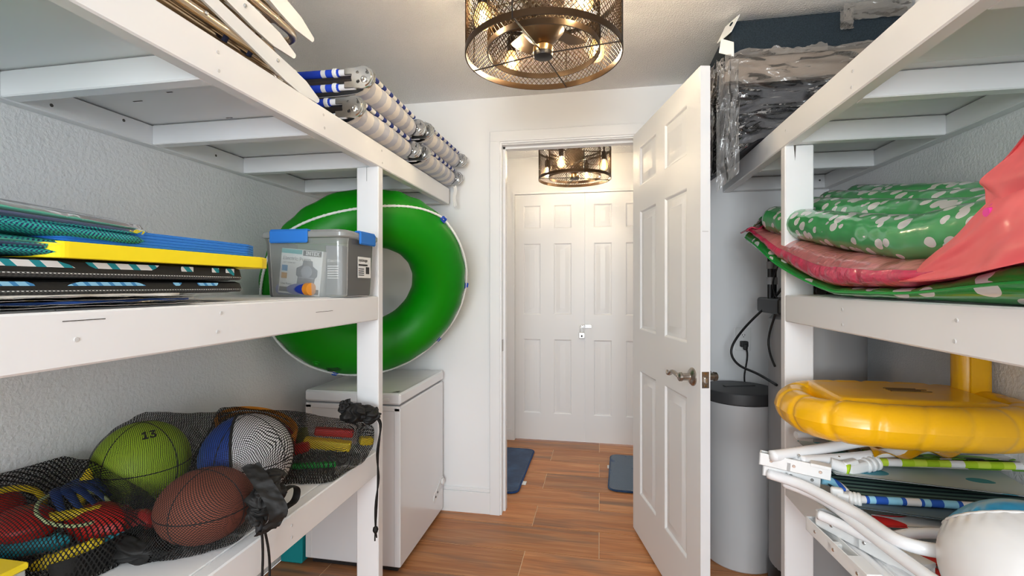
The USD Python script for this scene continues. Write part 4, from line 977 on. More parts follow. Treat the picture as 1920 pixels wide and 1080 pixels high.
part(N2, 'neck', [crumple((-.793, 1.025, .760), (.034, .046, .028), 3), crumple((-.800, 1.050, .790), (.026, .042, .018), 5), crumple((-.792, 1.000, .728), (.024, .030, .026), 8)], M['black_cloth'], smooth=True, label='knotted black nylon neck')
part(N2, 'strap_loop', tube(fillet([(-.80, 1.06, .73), (-.80, 1.12, .742), (-.797, 1.155, .726), (-.80, 1.150, .690), (-.802, 1.10, .690)], .02), .011, 8, flat=.25), M['black_cloth'])
part(N2, 'cord_lock', [lathe([(0, -.020), (.009, -.020), (.011, -.014), (.011, .012), (.008, .020), (0, .020)], 12, (-.788, 1.000, .700))], M['black_plastic'])
for dx in (0, .028): drawstring(N2, [(-.788, 1.002 + dx * .2, .70), (-.790, 1.010 + dx * .6, .64), (-.795, 1.012 + dx, .55), (-.798, .996 + dx * .9, .42), (-.800, .985 + dx * 1.1, .30), (-.80, .98 + dx, .22)])
part(N2, 'corner_flap', crumple((-1.035, .905, SZ + .022), (.075, .035, .026), 11), M['black_cloth'], smooth=True)

# the bag of diving toys nearest the room
TOYS = 'pool toys in the flat mesh bag'
N1 = thing('mesh_toy_bag', 'flat black mesh bag of diving toys, nearest the room on the lower left shelf', 'mesh bag', (-1.22, .92, SZ))
base1 = [(-1.425, .775, SZ + .002), (-1.07, .775, SZ + .002), (-1.035, .85, SZ + .002), (-1.03, 1.03, SZ + .002), (-1.16, 1.06, SZ + .002), (-1.42, 1.06, SZ + .002)]
top1 = [(-1.42, .80, SZ + .165), (-1.33, .90, SZ + .175), (-1.28, 1.00, SZ + .165), (-1.20, .82, SZ + .115), (-1.10, .80, SZ + .080), (-1.06, .86, SZ + .062), (-1.05, 1.0, SZ + .058), (-1.15, 1.03, SZ + .09), (-1.41, 1.04, SZ + .155)]
sh, uv = net_shell([base1, top1], .003, (-1.22, .92, SZ + .06), (.6, .5, 0), .11, SZ, 9, amp=.008)
part(N1, 'net', sh, net_black, uv=uv)
part(N1, 'side_panel', grid([[(-1.074 + .048 * t + .006 * math.sin(t * 9) - .016 * q, .772 + .255 * t, SZ + .002 + .052 * q * (1 - .12 * math.sin(t * 5))) for q in np.linspace(0, 1, 6)] for t in np.linspace(0, 1, 30)], thick=.002), M['black_cloth'], smooth=True, label='solid black nylon side panel')
part(N1, 'corner_flap', crumple((-1.03, 1.055, SZ + .024), (.05, .045, .030), 21), M['black_cloth'], smooth=True)
def stick(label, a, b, r, m, name='dive_stick', rings=True):
    t = thing(name, label, 'toy', tuple((np.array(a) + np.array(b)) / 2 - np.array([0, 0, r])), group=TOYS)
    a, b = np.array(a, float), np.array(b, float)
    part(t, 'shaft', tube(np.array([a + (b - a) * q for q in np.linspace(0, 1, 12)]), np.array([.5, .9] + [1.0] * 8 + [.9, .5]) * r, 10), m, smooth=True)
    if rings:
        for q in (.2, .8): part(t, 'grip_ring', tube([a + (b - a) * q, a + (b - a) * (q + .06)], r * 1.22, 10), m)
z = SZ
solo('dive_ball', blob((-1.385, .865, z + .075), (.036, .070, .066), 3, .05), M['red'], 'round red toy at the wall end of the flat mesh bag', 'toy', group=TOYS, smooth=True)
fish = thing('dive_fish', 'plump red fish-shaped toy in the flat mesh bag', 'toy', (-1.18, .93, z + .01), group=TOYS)
part(fish, 'body', blob((-1.165, .935, z + .055), (.085, .052, .042), 3, .15, 2, 3), M['red'], smooth=True)
part(fish, 'tail', blob((-1.085, .965, z + .046), (.040, .030, .030), 3, .2, 2, 5), M['red'], smooth=True)
solo('dive_torpedo', blob((-1.285, .86, z + .072), (.07, .06, .040), 3, .2, 3, 8), M['red'], 'ribbed dark red torpedo toy beside the round red one', 'toy', group=TOYS, smooth=True)
sea = thing('dive_seaweed', 'blue ribbon seaweed toy with many tails lying on top in the flat mesh bag', 'toy', (-1.28, .95, z + .07), group=TOYS)
for k in range(7):
    a = -.9 + k * .36; c = np.array((-1.285, .945, z + .118))
    part(sea, 'ribbon', tube(spline([c, c + np.array((.05 * math.cos(a), .05 * math.sin(a), .012)), c + np.array((.105 * math.cos(a + .1), .075 * math.sin(a + .1), -.028))], 14), np.linspace(.017, .006, 14), 8, flat=.4), M['blue_toy'], smooth=True)
stick('long yellow dive stick crossing the flat mesh bag', (-1.36, .80, z + .088), (-1.12, .95, z + .085), .0115, M['yellow_toy'])
stick('yellow dive stick standing at an angle in the flat mesh bag', (-1.235, .925, z + .030), (-1.26, .985, z + .155), .011, M['yellow_toy'])
stick('yellow dive stick lying along the near edge of the flat mesh bag', (-1.16, .790, z + .030), (-1.085, .88, z + .046), .013, M['yellow_toy'])
stick('turquoise dive stick under the yellow ones in the flat mesh bag', (-1.29, .79, z + .040), (-1.17, .875, z + .044), .016, M['teal_toy'])
stick('turquoise dive stick along the black side panel of the flat mesh bag', (-1.105, .86, z + .028), (-1.045, 1.02, z + .042), .015, M['teal_toy'])
hp = thing('dive_ring', 'yellow dive ring at the wall end of the flat mesh bag', 'toy', (-1.36, .84, z + .05), group=TOYS)
part(hp, 'hoop', tube([(-1.345 + .026 * math.cos(q) * .5, .855 + .08 * math.cos(q), z + .085 + .062 * math.sin(q)) for q in np.linspace(0, 2 * PI, 48, endpoint=False)], .0075, 8, closed=True), M['yellow_toy'], smooth=True)
hp2 = thing('dive_ring', 'white rope ring around the yellow sticks in the flat mesh bag', 'toy', (-1.2, .91, z + .05), group=TOYS)
part(hp2, 'hoop', tube([(-1.20 + .065 * math.cos(q), .905 + .062 * math.sin(q), z + .100 - .025 * math.cos(q)) for q in np.linspace(0, 2 * PI, 48, endpoint=False)], .0042, 8, closed=True), simple('pale_green_cord', srgb(205, 220, 160), .6), smooth=True)
# yellow game box at the very edge of the picture
gb = thing('game_box', 'yellow topped clear-sided game box in front of the flat mesh bag', 'box', (-1.25, .66, SZ))
part(gb, 'lid', box(-1.40, -1.105, .55, .752, SZ + .058, SZ + .072, .003), M['yellow_toy'])
part(gb, 'tray', box(-1.397, -1.108, .553, .749, SZ, SZ + .058, .003), simple('clear_grey_tray', (.42, .42, .40), .3))
part(gb, 'lid_print', [extr(sg.Point(0, 0).buffer(.055).difference(sg.Point(0, 0).buffer(.042)), .0008).apply_translation((-1.22, .66, SZ + .0722))], simple('grey_print', (.25, .25, .24), .5))

# the far bag with hoops
T3 = 'pool toys in the far mesh bag'
N3 = thing('mesh_hoop_bag', 'black mesh drawstring bag with orange hoops and coloured toys, by the shelf post', 'mesh bag', (-1.0, 1.45, SZ))
b3pts = [(-1.33, 1.33, SZ + .003), (-1.30, 1.57, SZ + .003), (-1.05, 1.62, SZ + .003), (-.83, 1.615, SZ + .005), (-.80, 1.52, SZ + .012), (-.83, 1.36, SZ + .003), (-1.0, 1.30, SZ + .003),
         (-1.26, 1.40, SZ + .200), (-1.12, 1.42, SZ + .200), (-1.0, 1.46, SZ + .185), (-.92, 1.50, SZ + .155), (-.83, 1.57, SZ + .128), (-.80, 1.60, SZ + .105), (-.785, 1.55, SZ + .055), (-1.30, 1.50, SZ + .16)]
sh, uv = net_shell([b3pts], .003, (-1.05, 1.46, SZ + .08), (1, .15, 0), .12, SZ, 14, amp=.010)
part(N3, 'net', sh, net_black, uv=uv)
part(N3, 'cuff', [crumple((-.862, 1.575, SZ + .158), (.055, .05, .030), 31), crumple((-.815, 1.60, SZ + .150), (.035, .035, .030), 33), crumple((-.89, 1.56, SZ + .185), (.020, .03, .024), 36)], M['black_cloth'], smooth=True, label='bunched black nylon mouth')
for k in (0, 1):
    drawstring(N3, [(-.800, 1.602, SZ + .145), (-.785, 1.612 + .012 * k, SZ + .115), (-.790, 1.615 - .012 * k, SZ + .02), (-.796, 1.620 + .010 * k, SZ - .09), (-.797, 1.618 - .010 * k, SZ - .16), (-.798, 1.607, SZ - .262)])
part(N3, 'cord_knot', [blob((-.798, 1.607, SZ - .268), (.010, .010, .013), 2, .4), tube([(-.798, 1.604, SZ - .275), (-.797, 1.600, SZ - .305)], .0028, 6), tube([(-.798, 1.610, SZ - .275), (-.797, 1.614, SZ - .30)], .0028, 6)], M['black_cloth'])
for k in range(3):
    h = thing('toss_ring', ['orange toss ring leaning uppermost in the far mesh bag', 'amber toss ring in the middle of the three in the far mesh bag', 'red toss ring, lowest of the three in the far mesh bag'][k], 'toy', (-1.12, 1.42, SZ + .05), group=T3)
    part(h, 'hoop', tube([(-1.13 + (.135 - .004 * k) * math.cos(q), 1.415 + .085 * math.sin(q), SZ + .150 - .018 * k - .050 * math.cos(q) * .6 + .02 * math.sin(q)) for q in np.linspace(0, 2 * PI, 60, endpoint=False)], .0062, 8, closed=True), [M['orange_toy'], M['orange_toy'], M['red']][k], smooth=True)
def brick_toy(label, a, b, h, m):
    a, b = np.array(a, float), np.array(b, float); t = thing('foam_toy', label, 'toy', tuple((a + b) / 2 - [0, 0, h]), group=T3)
    d = (b - a); L = np.linalg.norm(d); d /= L; s = np.cross((0, 0, 1), d); s /= np.linalg.norm(s)
    part(t, 'block', basis(rbox(0, L, -h, h, -h * .8, h * .8, .006), a, d, s, np.cross(d, s)), m)
    for q in (.25, .5, .75): part(t, 'groove', basis(box(L * q - .002, L * q + .002, -h * 1.02, h * 1.02, -h * .82, h * .82, 0), a, d, s, np.cross(d, s)), m)
brick_toy('long yellow foam stick near the mouth of the far mesh bag', (-.975, 1.445, SZ + .092), (-.835, 1.50, SZ + .066), .019, M['yellow_toy'])
brick_toy('red foam stick above the yellow one in the far mesh bag', (-.955, 1.475, SZ + .120), (-.845, 1.535, SZ + .100), .016, M['red'])
brick_toy('short yellow foam piece at the tip of the far mesh bag', (-.835, 1.560, SZ + .066), (-.800, 1.59, SZ + .060), .016, M['yellow_toy'])
brick_toy('dark red foam piece beside the hoops in the far mesh bag', (-1.03, 1.40, SZ + .065), (-.945, 1.43, SZ + .085), .018, M['red'])
brick_toy('slim green foam strip at the bottom of the far mesh bag', (-.985, 1.375, SZ + .034), (-.855, 1.44, SZ + .026), .010, M['green_toy'])
brick_toy('olive foam block behind the hoops in the far mesh bag', (-1.16, 1.47, SZ + .05), (-1.02, 1.53, SZ + .08), .035, simple('olive_foam', srgb(110, 110, 40), .6))

# ================================================================== right side
# ------------------------------------------------------------------ outlet, plug and cables on the back wall
OU = thing('wall_outlet', 'white double wall outlet above the round black-lidded tank', 'outlet', (.7118, YB, .93))
oy = YB - .0005
part(OU, 'cover_plate', basis(extr(rrect(-.036, -.058, .036, .058, .004), .005, .0015), (.7118, oy, .995), (1, 0, 0), (0, 0, 1), (0, -1, 0)), M['white_plastic'])
for dz in (.020, -.020):
    so = part(OU, 'socket', basis(extr(rrect(-.017, -.014, .017, .014, .009), .003), (.7118, oy - .0045, .995 + dz), (1, 0, 0), (0, 0, 1), (0, -1, 0)), M['white_plastic'])
    for dx in (-.006, .006): part(so, 'slot', box(.7118 + dx - .001, .7118 + dx + .001, oy - .0080, oy - .0070, .995 + dz - .002, .995 + dz + .006, 0), M['ink'])
    part(so, 'slot', cyl((.7118, oy - .0075, .995 + dz - .008), .0022, .001, 'y', 10), M['ink'])
PG = thing('plug', 'black power plug and cord in the lower socket of the wall outlet', 'plug', (.7118, YB - .03, .95))
part(PG, 'plug_body', [rbox(.692, .728, oy - .036, oy - .008, .958, .988, .006), rbox(.702, .722, oy - .046, oy - .030, .945, .975, .006)], M['black_plastic'])
part(PG, 'cord', tube(spline([(.716, oy - .040, .952), (.722, oy - .035, .925), (.718, oy - .025, .86), (.712, oy - .022, .81), (.718, oy - .020, .74)], 40), .0038, 8), M['black_plastic'], smooth=True)

# ------------------------------------------------------------------ round tank with the black lid
BT = thing('brine_tank', 'round light grey tank with a flat black lid behind the open door', 'tank', (.6445, 2.395, 0))
bc_ = (.6445, 2.395)
part(BT, 'tank_body', lathe([(0, .0), (.150, .0), (.156, .006), (.159, .40), (.161, .735), (.157, .742), (0, .742)], 56, (*bc_, 0)), M['light_grey_tank'])
ld = part(BT, 'lid', lathe([(0, .735), (.162, .735), (.166, .740), (.166, .778), (.162, .786), (.152, .789), (.05, .794), (0, .794)], 56, (*bc_, 0)), M['charcoal'])
part(ld, 'lid_grip', basis(rbox(-.075, .075, -.012, .012, -.003, .004, .003), (.645, 2.40, .793), (.96, .28, 0), (-.28, .96, 0), (0, 0, 1)), M['charcoal'])

# ------------------------------------------------------------------ tall tank with its valve head, in the back corner
RT = thing('resin_tank', 'tall dark grey cylindrical tank with black valve head in the back right corner', 'tank', (.8675, 2.1426, 0))
rc = (.8675, 2.1426)
part(RT, 'tank_body', lathe([(0, 0), (.162, 0), (.168, .01), (.171, 1.10), (.168, 1.128), (.147, 1.150), (.09, 1.160), (0, 1.160)], 56, (*rc, 0)), M['grey_tank'])
part(RT, 'foot', lathe([(0, 0), (.172, 0), (.172, .10), (.168, .12), (0, .12)], 48, (*rc, 0)), M['black_plastic'])
hd = part(RT, 'valve_head', [rbox(rc[0] - .185, rc[0] + .14, rc[1] - .13, rc[1] + .13, 1.150, 1.215, .012), rbox(rc[0] - .10, rc[0] + .12, rc[1] - .12, rc[1] + .10, 1.205, 1.30, .02)], M['black_plastic'])
for q in (-.04, .03): part(hd, 'outlet_port', cyl((rc[0] + q, rc[1] - .125, 1.245), .020, .05, 'y', 18, .003), M['charcoal'])
part(hd, 'display', box(rc[0] - .05, rc[0] + .05, rc[1] - .128, rc[1] - .12, 1.262, 1.288, .001), M['gasket'])
pp = []
for k, dx in enumerate((-.172, -.148)):
    pp.append(part(RT, 'riser_pipe', tube([(rc[0] + dx, 2.14 + .03 * k, 1.20), (rc[0] + dx, 2.14 + .03 * k, 1.42)], .0105, 12), M['black_plastic'], label='black riser pipe with steel couplings'))
    for z0 in (1.27, 1.335, 1.395): part(pp[-1], 'coupling', tube([(rc[0] + dx, 2.14 + .03 * k, z0), (rc[0] + dx, 2.14 + .03 * k, z0 + .030)], .0135, 12), M['gasket'])
CA = thing('cable', 'thick black cable looping down the back wall to the tall tank', 'cable', (.66, 2.3, .85))
def at_(u): return u
cab = [(0.7124, 2.06, 1.254), (0.6964, 2.15, 1.193), (0.6705, 2.28, 1.117), (0.6351, 2.38, 1.03), (0.6098, 2.4, 0.9519), (0.6297, 2.36, 0.9011), (0.6675, 2.27, 0.8838), (0.6934, 2.16, 0.8707), (0.6995, 2.08, 0.865)]
part(CA, 'cable_run', tube(spline(cab, 70), .0055, 9), M['black_plastic'], smooth=True)
cab2 = [(0.706, 2.07, 1.213), (0.7003, 2.1, 1.147), (0.692, 2.13, 1.079), (0.6891, 2.14, 1.023), (0.6895, 2.11, 0.9719), (0.6936, 2.08, 0.94)]
part(CA, 'cable_run', tube(spline(cab2, 50), .0045, 8), M['black_plastic'], smooth=True)
cab3 = [(0.7035, 2.08, 1.341), (0.6983, 2.1, 1.303), (0.6988, 2.12, 1.266), (0.7003, 2.1, 1.23), (0.7001, 2.07, 1.213)]
part(CA, 'cable_run', tube(spline(cab3, 40), .003, 8), M['black_plastic'], smooth=True)

# ------------------------------------------------------------------ hall mats
def hall_mat(label, x0, y0, x1, y1, rot, m, edge):
    t = thing('bath_mat', label, 'mat', ((x0 + x1) / 2, (y0 + y1) / 2, 0.0004))
    o = ((x0 + x1) / 2, (y0 + y1) / 2); w, h = x1 - x0, y1 - y0; c, s = math.cos(rot), math.sin(rot)
    T = lambda q: basis(q, (o[0], o[1], .0006), (c, s, 0), (-s, c, 0), (0, 0, 1))
    pg = rrect(-w / 2, -h / 2, w / 2, h / 2, .055)
    L = []
    for ins, z in ((.004, 0), (0, .004), (.003, .010), (.010, .0125)): L.append(np.c_[np.array(pg.buffer(-ins, quad_segs=6).exterior.coords)[:25 * 8], np.full(len(np.array(pg.buffer(-ins, quad_segs=6).exterior.coords)[:25 * 8]), z)])
    part(t, 'binding', T(tube(dense(np.c_[np.array(pg.buffer(-.004).exterior.coords), np.full(len(pg.buffer(-.004).exterior.coords), .006)], .03), .006, 8)), edge)
    n, k = 40, 40; P = []
    for i in range(n):
        row = []
        for j in range(k):
            x, y = (i / (n - 1) - .5) * (w - .012), (j / (k - 1) - .5) * (h - .012)
            # round the corners of the pile
            qx, qy = abs(x) - (w / 2 - .055), abs(y) - (h / 2 - .055)
            if qx > 0 and qy > 0:
                d = math.hypot(qx, qy)
                if d > .049: x = math.copysign(w / 2 - .055 + qx / d * .049, x); y = math.copysign(h / 2 - .055 + qy / d * .049, y)
            row.append((x, y, .0115 + .0025 * meshkit.fbm(np.array([x * 22, y * 22, o[0]]), 3, 2)))
        P.append(row)
    part(t, 'pile', T(grid(P, thick=.010)), m, smooth=True)
    return t, T
ml, T = hall_mat('deep blue plush bath mat lying on the left of the hall', -1.03, 2.842, -.488, 3.628, 0.0, M['mat_blue'], simple('navy_binding', srgb(28, 62, 112), .9))
part(ml, 'care_label', box(-.490, -.462, 2.985, 3.035, .001, .006, .001), M['paper_white'], label='white care label')
mr, T = hall_mat('slate blue plush bath mat, half hidden behind the open door', .062, 2.978, .60, 3.612, -.045, M['mat_grey'], M['mat_blue'])
part(mr, 'care_label', box(.052, .070, 3.36, 3.41, .001, .006, .001), M['paper_white'], label='white care label')

# ------------------------------------------------------------------ right top shelf: navy cushions in torn plastic
navy_weave = simple('navy_upholstery', srgb(30, 44, 54), .9, vary=(260, srgb(18, 30, 38), .40, .62), bump=(500, .3, .001))
dark_vinyl = simple('black_cushion', srgb(34, 34, 40), .6)
tan_card = simple('brown_card_layer', srgb(150, 130, 112), .8)
plastic = film('torn_plastic', (.66, .59, .52), .76, .08, bump=(9, .8, .05, (.6, 1, 1.6)), ior=1.35)
plastic_clear = film('shiny_plastic', (.6, .6, .62), .95, .06, bump=(13, 1.0, .06, (.5, 1, 2.0)), ior=1.45)
RZ = 1.8265
def cushion(x0, x1, y0, y1, z0, z1, r=.03, amp=.004, seed=1):
    m = tm(hull(np.array(rbox(x0, x1, y0, y1, z0, z1, r).vertices)).refine_to_length(.03)); v = np.array(m.vertices)
    v += m.vertex_normals * ((meshkit.fbm(v * 9, 3, seed) - .5) * amp * 2)[:, None]
    return trimesh.Trimesh(v, m.faces, process=False)
def slump(m):
    v = np.array(m.vertices); k = np.clip((.605 - v[:, 0]) / .14, 0, 1.2); f_ = np.clip((RZ + .23 - v[:, 2]) / .23, 0, 1)
    v[:, 2] -= .105 * k ** 1.2 * f_; return trimesh.Trimesh(v, m.faces, process=False)
CGR = 'wrapped cushions on the right top shelf'
def crinkle(x0, x1, z0, z1, y, seed, edge=.02, n=46, m=26, amp=.012):
    """Front sheet of film: hangs at y, creased, with a torn upper edge."""
    P = []
    for i in range(n):
        t = i / (n - 1); x = x0 + (x1 - x0) * t; top = z1 + edge * (meshkit.fbm(np.array([t * 9, seed, 0.]), 4, seed) - .5) * 2; row = []
        for j in range(m):
            s = j / (m - 1)
            w = np.abs(meshkit.fbm(np.array([t * 7 + s * 3, s * 5 - t * 2, seed]), 4, seed + 3) - .5)
            row.append((x, y - amp * (.2 + 2.4 * w), z0 + (top - z0) * s))
        P.append(row)
    return grid(P, thick=.0006)
c0 = thing('wrapped_cushion', 'black cushion in shiny clear plastic, lowest of the stack on the right top shelf', 'cushion', (.79, 2.24, RZ), group=CGR)
part(c0, 'cushion', slump(cushion(.470, 1.095, 1.975, 2.56, RZ, RZ + .112, .045, .008, 3)), dark_vinyl, smooth=True)
part(c0, 'plastic_wrap', [slump(crinkle(.452, 1.098, RZ + .002, RZ + .112, 1.968, 4, .006)), slump(place(crinkle(.0, .58, RZ + .002, RZ + .115, -.004, 6, .01), (0, 0, -90), (.466, 2.555, 0)))], plastic_clear, smooth=True)
c1 = thing('wrapped_cushion', 'black cushion in creased plastic, second from the bottom on the right top shelf', 'cushion', (.79, 2.24, RZ + .115), group=CGR)
part(c1, 'cushion', slump(cushion(.480, 1.095, 1.965, 2.56, RZ + .115, RZ + .215, .035, .007, 8)), dark_vinyl, smooth=True)
part(c1, 'plastic_wrap', [slump(crinkle(.468, 1.098, RZ + .110, RZ + .222, 1.958, 9, .010)), slump(place(crinkle(.0, .58, RZ + .10, RZ + .225, -.004, 11, .01), (0, 0, -90), (.474, 2.555, 0)))], plastic_clear, smooth=True)
c2 = thing('wrapped_cushion', 'brown layered pad in torn cloudy plastic, under the navy cushion', 'cushion', (.79, 2.24, RZ + .22), group=CGR)
part(c2, 'cushion', cushion(.485, 1.095, 1.950, 2.56, RZ + .220, RZ + .315, .02, .004, 5), tan_card, smooth=True)
part(c2, 'plastic_wrap', [crinkle(.470, 1.098, RZ + .205, RZ + .328, 1.942, 13, .016, amp=.016), place(crinkle(.0, .60, RZ + .19, RZ + .325, -.004, 15, .02, amp=.016), (0, 0, -90), (.478, 2.555, 0))], plastic, smooth=True)
part(c2, 'loose_film', [slump(crinkle(.440, .520, RZ - .075, RZ + .30, 1.948, 33, .01, n=16, m=40, amp=.022)), place(crinkle(.0, .58, RZ - .12, RZ + .31, -.004, 35, .02, amp=.03), (0, 0, -90), (.452, 2.552, 0))], film('loose_plastic', (.78, .74, .70), .86, .07, bump=(14, .9, .05, (1.4, 1, .5)), ior=1.4), smooth=True, label='loose cloudy film hanging over the aisle')
c3 = thing('navy_cushion', 'navy upholstered slab with white card corner, just under the ceiling', 'cushion', (.79, 2.24, RZ + .318), group=CGR)
part(c3, 'upholstery', cushion(.492, 1.095, 1.945, 2.56, RZ + .3175, RZ + .452, .012, .0015, 6), navy_weave, smooth=40)
part(c3, 'card_corner', [grid([[(.486 - .030 * t + .030 * s, 1.940 + .05 * t, RZ + .400 + .062 * s - .010 * t) for s in np.linspace(0, 1, 4)] for t in np.linspace(-.2, 1, 5)], thick=.003),
     grid([[(.498 - .042 * t * (1 - .2 * s), 1.938 + .03 * t, RZ + .312 + .055 * s + .030 * t) for s in np.linspace(0, 1, 4)] for t in np.linspace(-.1, 1, 5)], thick=.003)], M['paper_white'], label='folded white card corner guard')
part(c3, 'plastic_scrap', [crinkle(.875, 1.095, RZ + .405, RZ + .470, 1.935, 21, .006, n=30, m=14), crinkle(.862, .905, RZ + .372, RZ + .440, 1.930, 25, .01, n=12, m=12), crinkle(.60, .82, RZ + .300, RZ + .325, 1.930, 27, .016, n=30, m=8)], plastic, smooth=True)

# ------------------------------------------------------------------ right middle shelf: green spotted rafts and the pink float
def spotted(name, green, clearness, sc):
    nodes = {'tc': ('texture_coordinate', {}), 'mp': ('mapping', {'mapping_type': 'point', 'scale': (1.0, .72, 1.0)}), 'v': ('voronoi_texture', {'dimensions': '3D', 'metric': 'euclidean', 'feature': 'f1', 'scale': sc, 'randomness': .75}),
             'lt': ('math', {'math_type': 'less_than', 'value2': .40}), 'mx': ('mix', {'color1': green, 'color2': (.78, .78, .76)}),
             'p': ('principled_bsdf', {'roughness': .14, 'coat_weight': .5, 'coat_roughness': .05}), 'tl': ('translucent_bsdf', {}), 'm': ('mix_closure', {'fac': clearness})}
    return mat(name, nodes, [('tc.object', 'mp.vector'), ('mp.vector', 'v.vector'), ('v.distance', 'lt.value1'), ('lt.value', 'mx.fac'), ('mx.color', 'p.base_color'), ('mx.color', 'tl.color'), ('p.BSDF', 'm.closure1'), ('tl.BSDF', 'm.closure2')], 'm.closure')
spot_g = spotted('green_spotted_vinyl', srgb(70, 172, 98), .15, 28.0)
spot_g2 = spotted('deep_green_spotted_vinyl', srgb(30, 150, 58), .15, 18.0)
pink = simple('coral_pink_vinyl', srgb(252, 108, 114), .4, coat=.1, trans=.12, bump=(8, .25, .02))
pink_deep = simple('deep_pink_vinyl', srgb(232, 66, 104), .16, coat=.5, trans=.25, bump=(20, .7, .02))
# upper raft: four tubes along the shelf, arching up over the shelf's far end
MZ = 1.2355
RA = thing('pool_raft', 'green air mattress with white spots, uppermost on the right middle shelf', 'pool float', (.84, 1.5, 1.30))
up_ = lambda y, y0, a, L, p: a * (max(0, (y - y0) / L)) ** p
def raft_tube(x, r, zf, y0, y1, n=80, k=18):
    P = []
    for i in range(n):
        t = i / (n - 1); y = y0 + (y1 - y0) * t
        e = min(1, (t / .03) ** .5, ((1 - t) / .05) ** .5); rr = r * max(.004, e)
        wr = .0012 * math.sin(y * 70 + x * 30) * math.sin(y * 23)
        P.append([(x + (rr + wr) * 1.06 * math.cos(q), y, zf(y) + (rr + wr) * math.sin(q)) for q in np.linspace(0, 2 * PI, k, endpoint=False)])
    return grid(np.array(P).transpose(1, 0, 2), closed_u=True)
zs_ = lambda y: 1.366 + up_(y, 1.15, .165, .9, 1.1)
for k, (x, r, dz) in enumerate(((.672, .052, .0), (.775, .050, .036), (.876, .049, .058), (.977, .049, .076))):
    part(RA, 'air_tube', raft_tube(x, r, lambda y: zs_(y) + dz, .70, 2.06 + .015 * k), spot_g, smooth=True)
part(RA, 'end_flap', grid([[(.625 + .38 * s, 2.03 + .10 * t, zs_(2.05) + .098 * s - .025 * t + .012 * math.sin(s * 14) * (1 - t)) for s in np.linspace(0, 1, 26)] for t in np.linspace(0, 1, 6)], thick=.004), spot_g2, smooth=True)
RB = thing('pool_raft', 'folded deep green spotted raft, flat under the pink float', 'pool float', (.84, 1.4, MZ))
sm = lambda q: (lambda c: c * c * (3 - 2 * c))(min(1, max(0, q)))
rb_lo = lambda y: MZ + .001 + up_(y, 1.36, .172, .7, 1.3)
rb_hi = lambda y: rb_lo(y) + .024 + .040 * sm((1.12 - y) / .35) + .036 * sm((y - 1.75) / .3)
P = []
for i in range(72):
    y = .40 + 1.74 * i / 71; w = .0025 * math.sin(y * 60) * math.sin(y * 17); lo, hi = rb_lo(y), rb_hi(y) + w; h = hi - lo
    pr = [(1.06, lo), (.90, lo), (.72, lo), (.628, lo + .003), (.604, lo + h * .35), (.600, lo + h * .6), (.614, hi - h * .1), (.66, hi), (.86, hi), (1.06, hi)]
    P.append(spline([(a, y, b) for a, b in pr], 34))
part(RB, 'raft_body', grid(np.array(P), thick=.002), spot_g2, smooth=True)
part(RB, 'edge_seam', tube([(.598, y, rb_lo(y) * .45 + rb_hi(y) * .55) for y in np.linspace(.40, 2.14, 50)], .003, 6), M['green_toy'])
# pink float: a fold squeezed between the rafts, and the slack sheet pulled up towards the room
PK = thing('pink_pool_float', 'coral pink slack pool float draped over the green rafts', 'pool float', (.62, 1.0, 1.28))
P = []; P2 = []
for i in range(80):
    y = .66 + 1.46 * i / 79; b = rb_hi(y) + .003; h = .030 + .056 * sm((y - .95) / .3) * (1 - .55 * sm((y - 1.62) / .35))
    h = min(h, zs_(y) - .046 - b) if y > .7 else .04; h = max(h, .02)
    bul = .020 * math.sin(PI * min(1, max(0, (y - .8) / .95)))
    cr = lambda q: .009 * (np.abs(meshkit.fbm(np.array([y * 18, q * 3.0, 1.]), 3, 4) - .5) * 2.4 - .4)
    o = .606 - bul
    pr = [(.90, b + .002), (.70, b + .002), (.64, b + .001), (o + .006, b + h * .10), (o - .006 + cr(2), b + h * .38), (o + .004 + cr(3), b + h * .62), (o + .032 + cr(4), b + h * .9), (.68, b + h), (.82, b + h)]
    q = spline([(a, y, c) for a, c in pr], 42); P.append(q)
P = np.array(P)
part(PK, 'folded_tube', grid(P[:, :25], thick=.002), pink_deep, smooth=True)
pale_film = simple('pale_pink_clear_vinyl', srgb(236, 150, 148), .10, coat=.8, trans=.3, bump=(16, .5, .02))
part(PK, 'clear_panel', grid(P[:, 24:], thick=.002), pale_film, smooth=True, label='shiny half-clear upper panel')
# the slack sheet: rows run from its lower to its upper edge, from the far tip towards the room
lowr = [(0.585, 1.064, 1.275), (0.575, 0.9838, 1.275), (0.565, 0.8773, 1.281), (0.56, 0.807, 1.287), (0.56, 0.7419, 1.296), (0.56, 0.6748, 1.307)]
midr = [(0.6, 1.074, 1.281), (0.59, 0.992, 1.302), (0.575, 0.8836, 1.329), (0.56, 0.8013, 1.347), (0.555, 0.7352, 1.357), (0.55, 0.6628, 1.362)]
uppr = [(0.615, 1.075, 1.29), (0.61, 1.011, 1.321), (0.605, 0.9249, 1.36), (0.6, 0.8688, 1.394), (0.6, 0.7991, 1.421), (0.6, 0.723, 1.425)]
L3 = [spline(q, 44) for q in (lowr, midr, uppr)]
P = []
for i in range(44):
    col = spline([L3[0][i], L3[1][i], L3[2][i]], 24); t = i / 43
    col[:, 0] -= np.array([.016 * (meshkit.fbm(np.array([t * 2.5 + q * 1.2, q * 2.5 - t * 1.5, 3.]), 2, 6) - .5) * (1 + t) for q in np.linspace(0, 1, 24)])
    P.append(col)
part(PK, 'slack_sheet', grid(np.array(P), thick=.002), pink, smooth=True)
upA = [(0.602, 0.8717, 1.394), (0.603, 0.8837, 1.422), (0.603, 0.8934, 1.432), (0.604, 0.8704, 1.446), (0.605, 0.842, 1.463), (0.605, 0.8216, 1.479), (0.605, 0.8015, 1.496)]
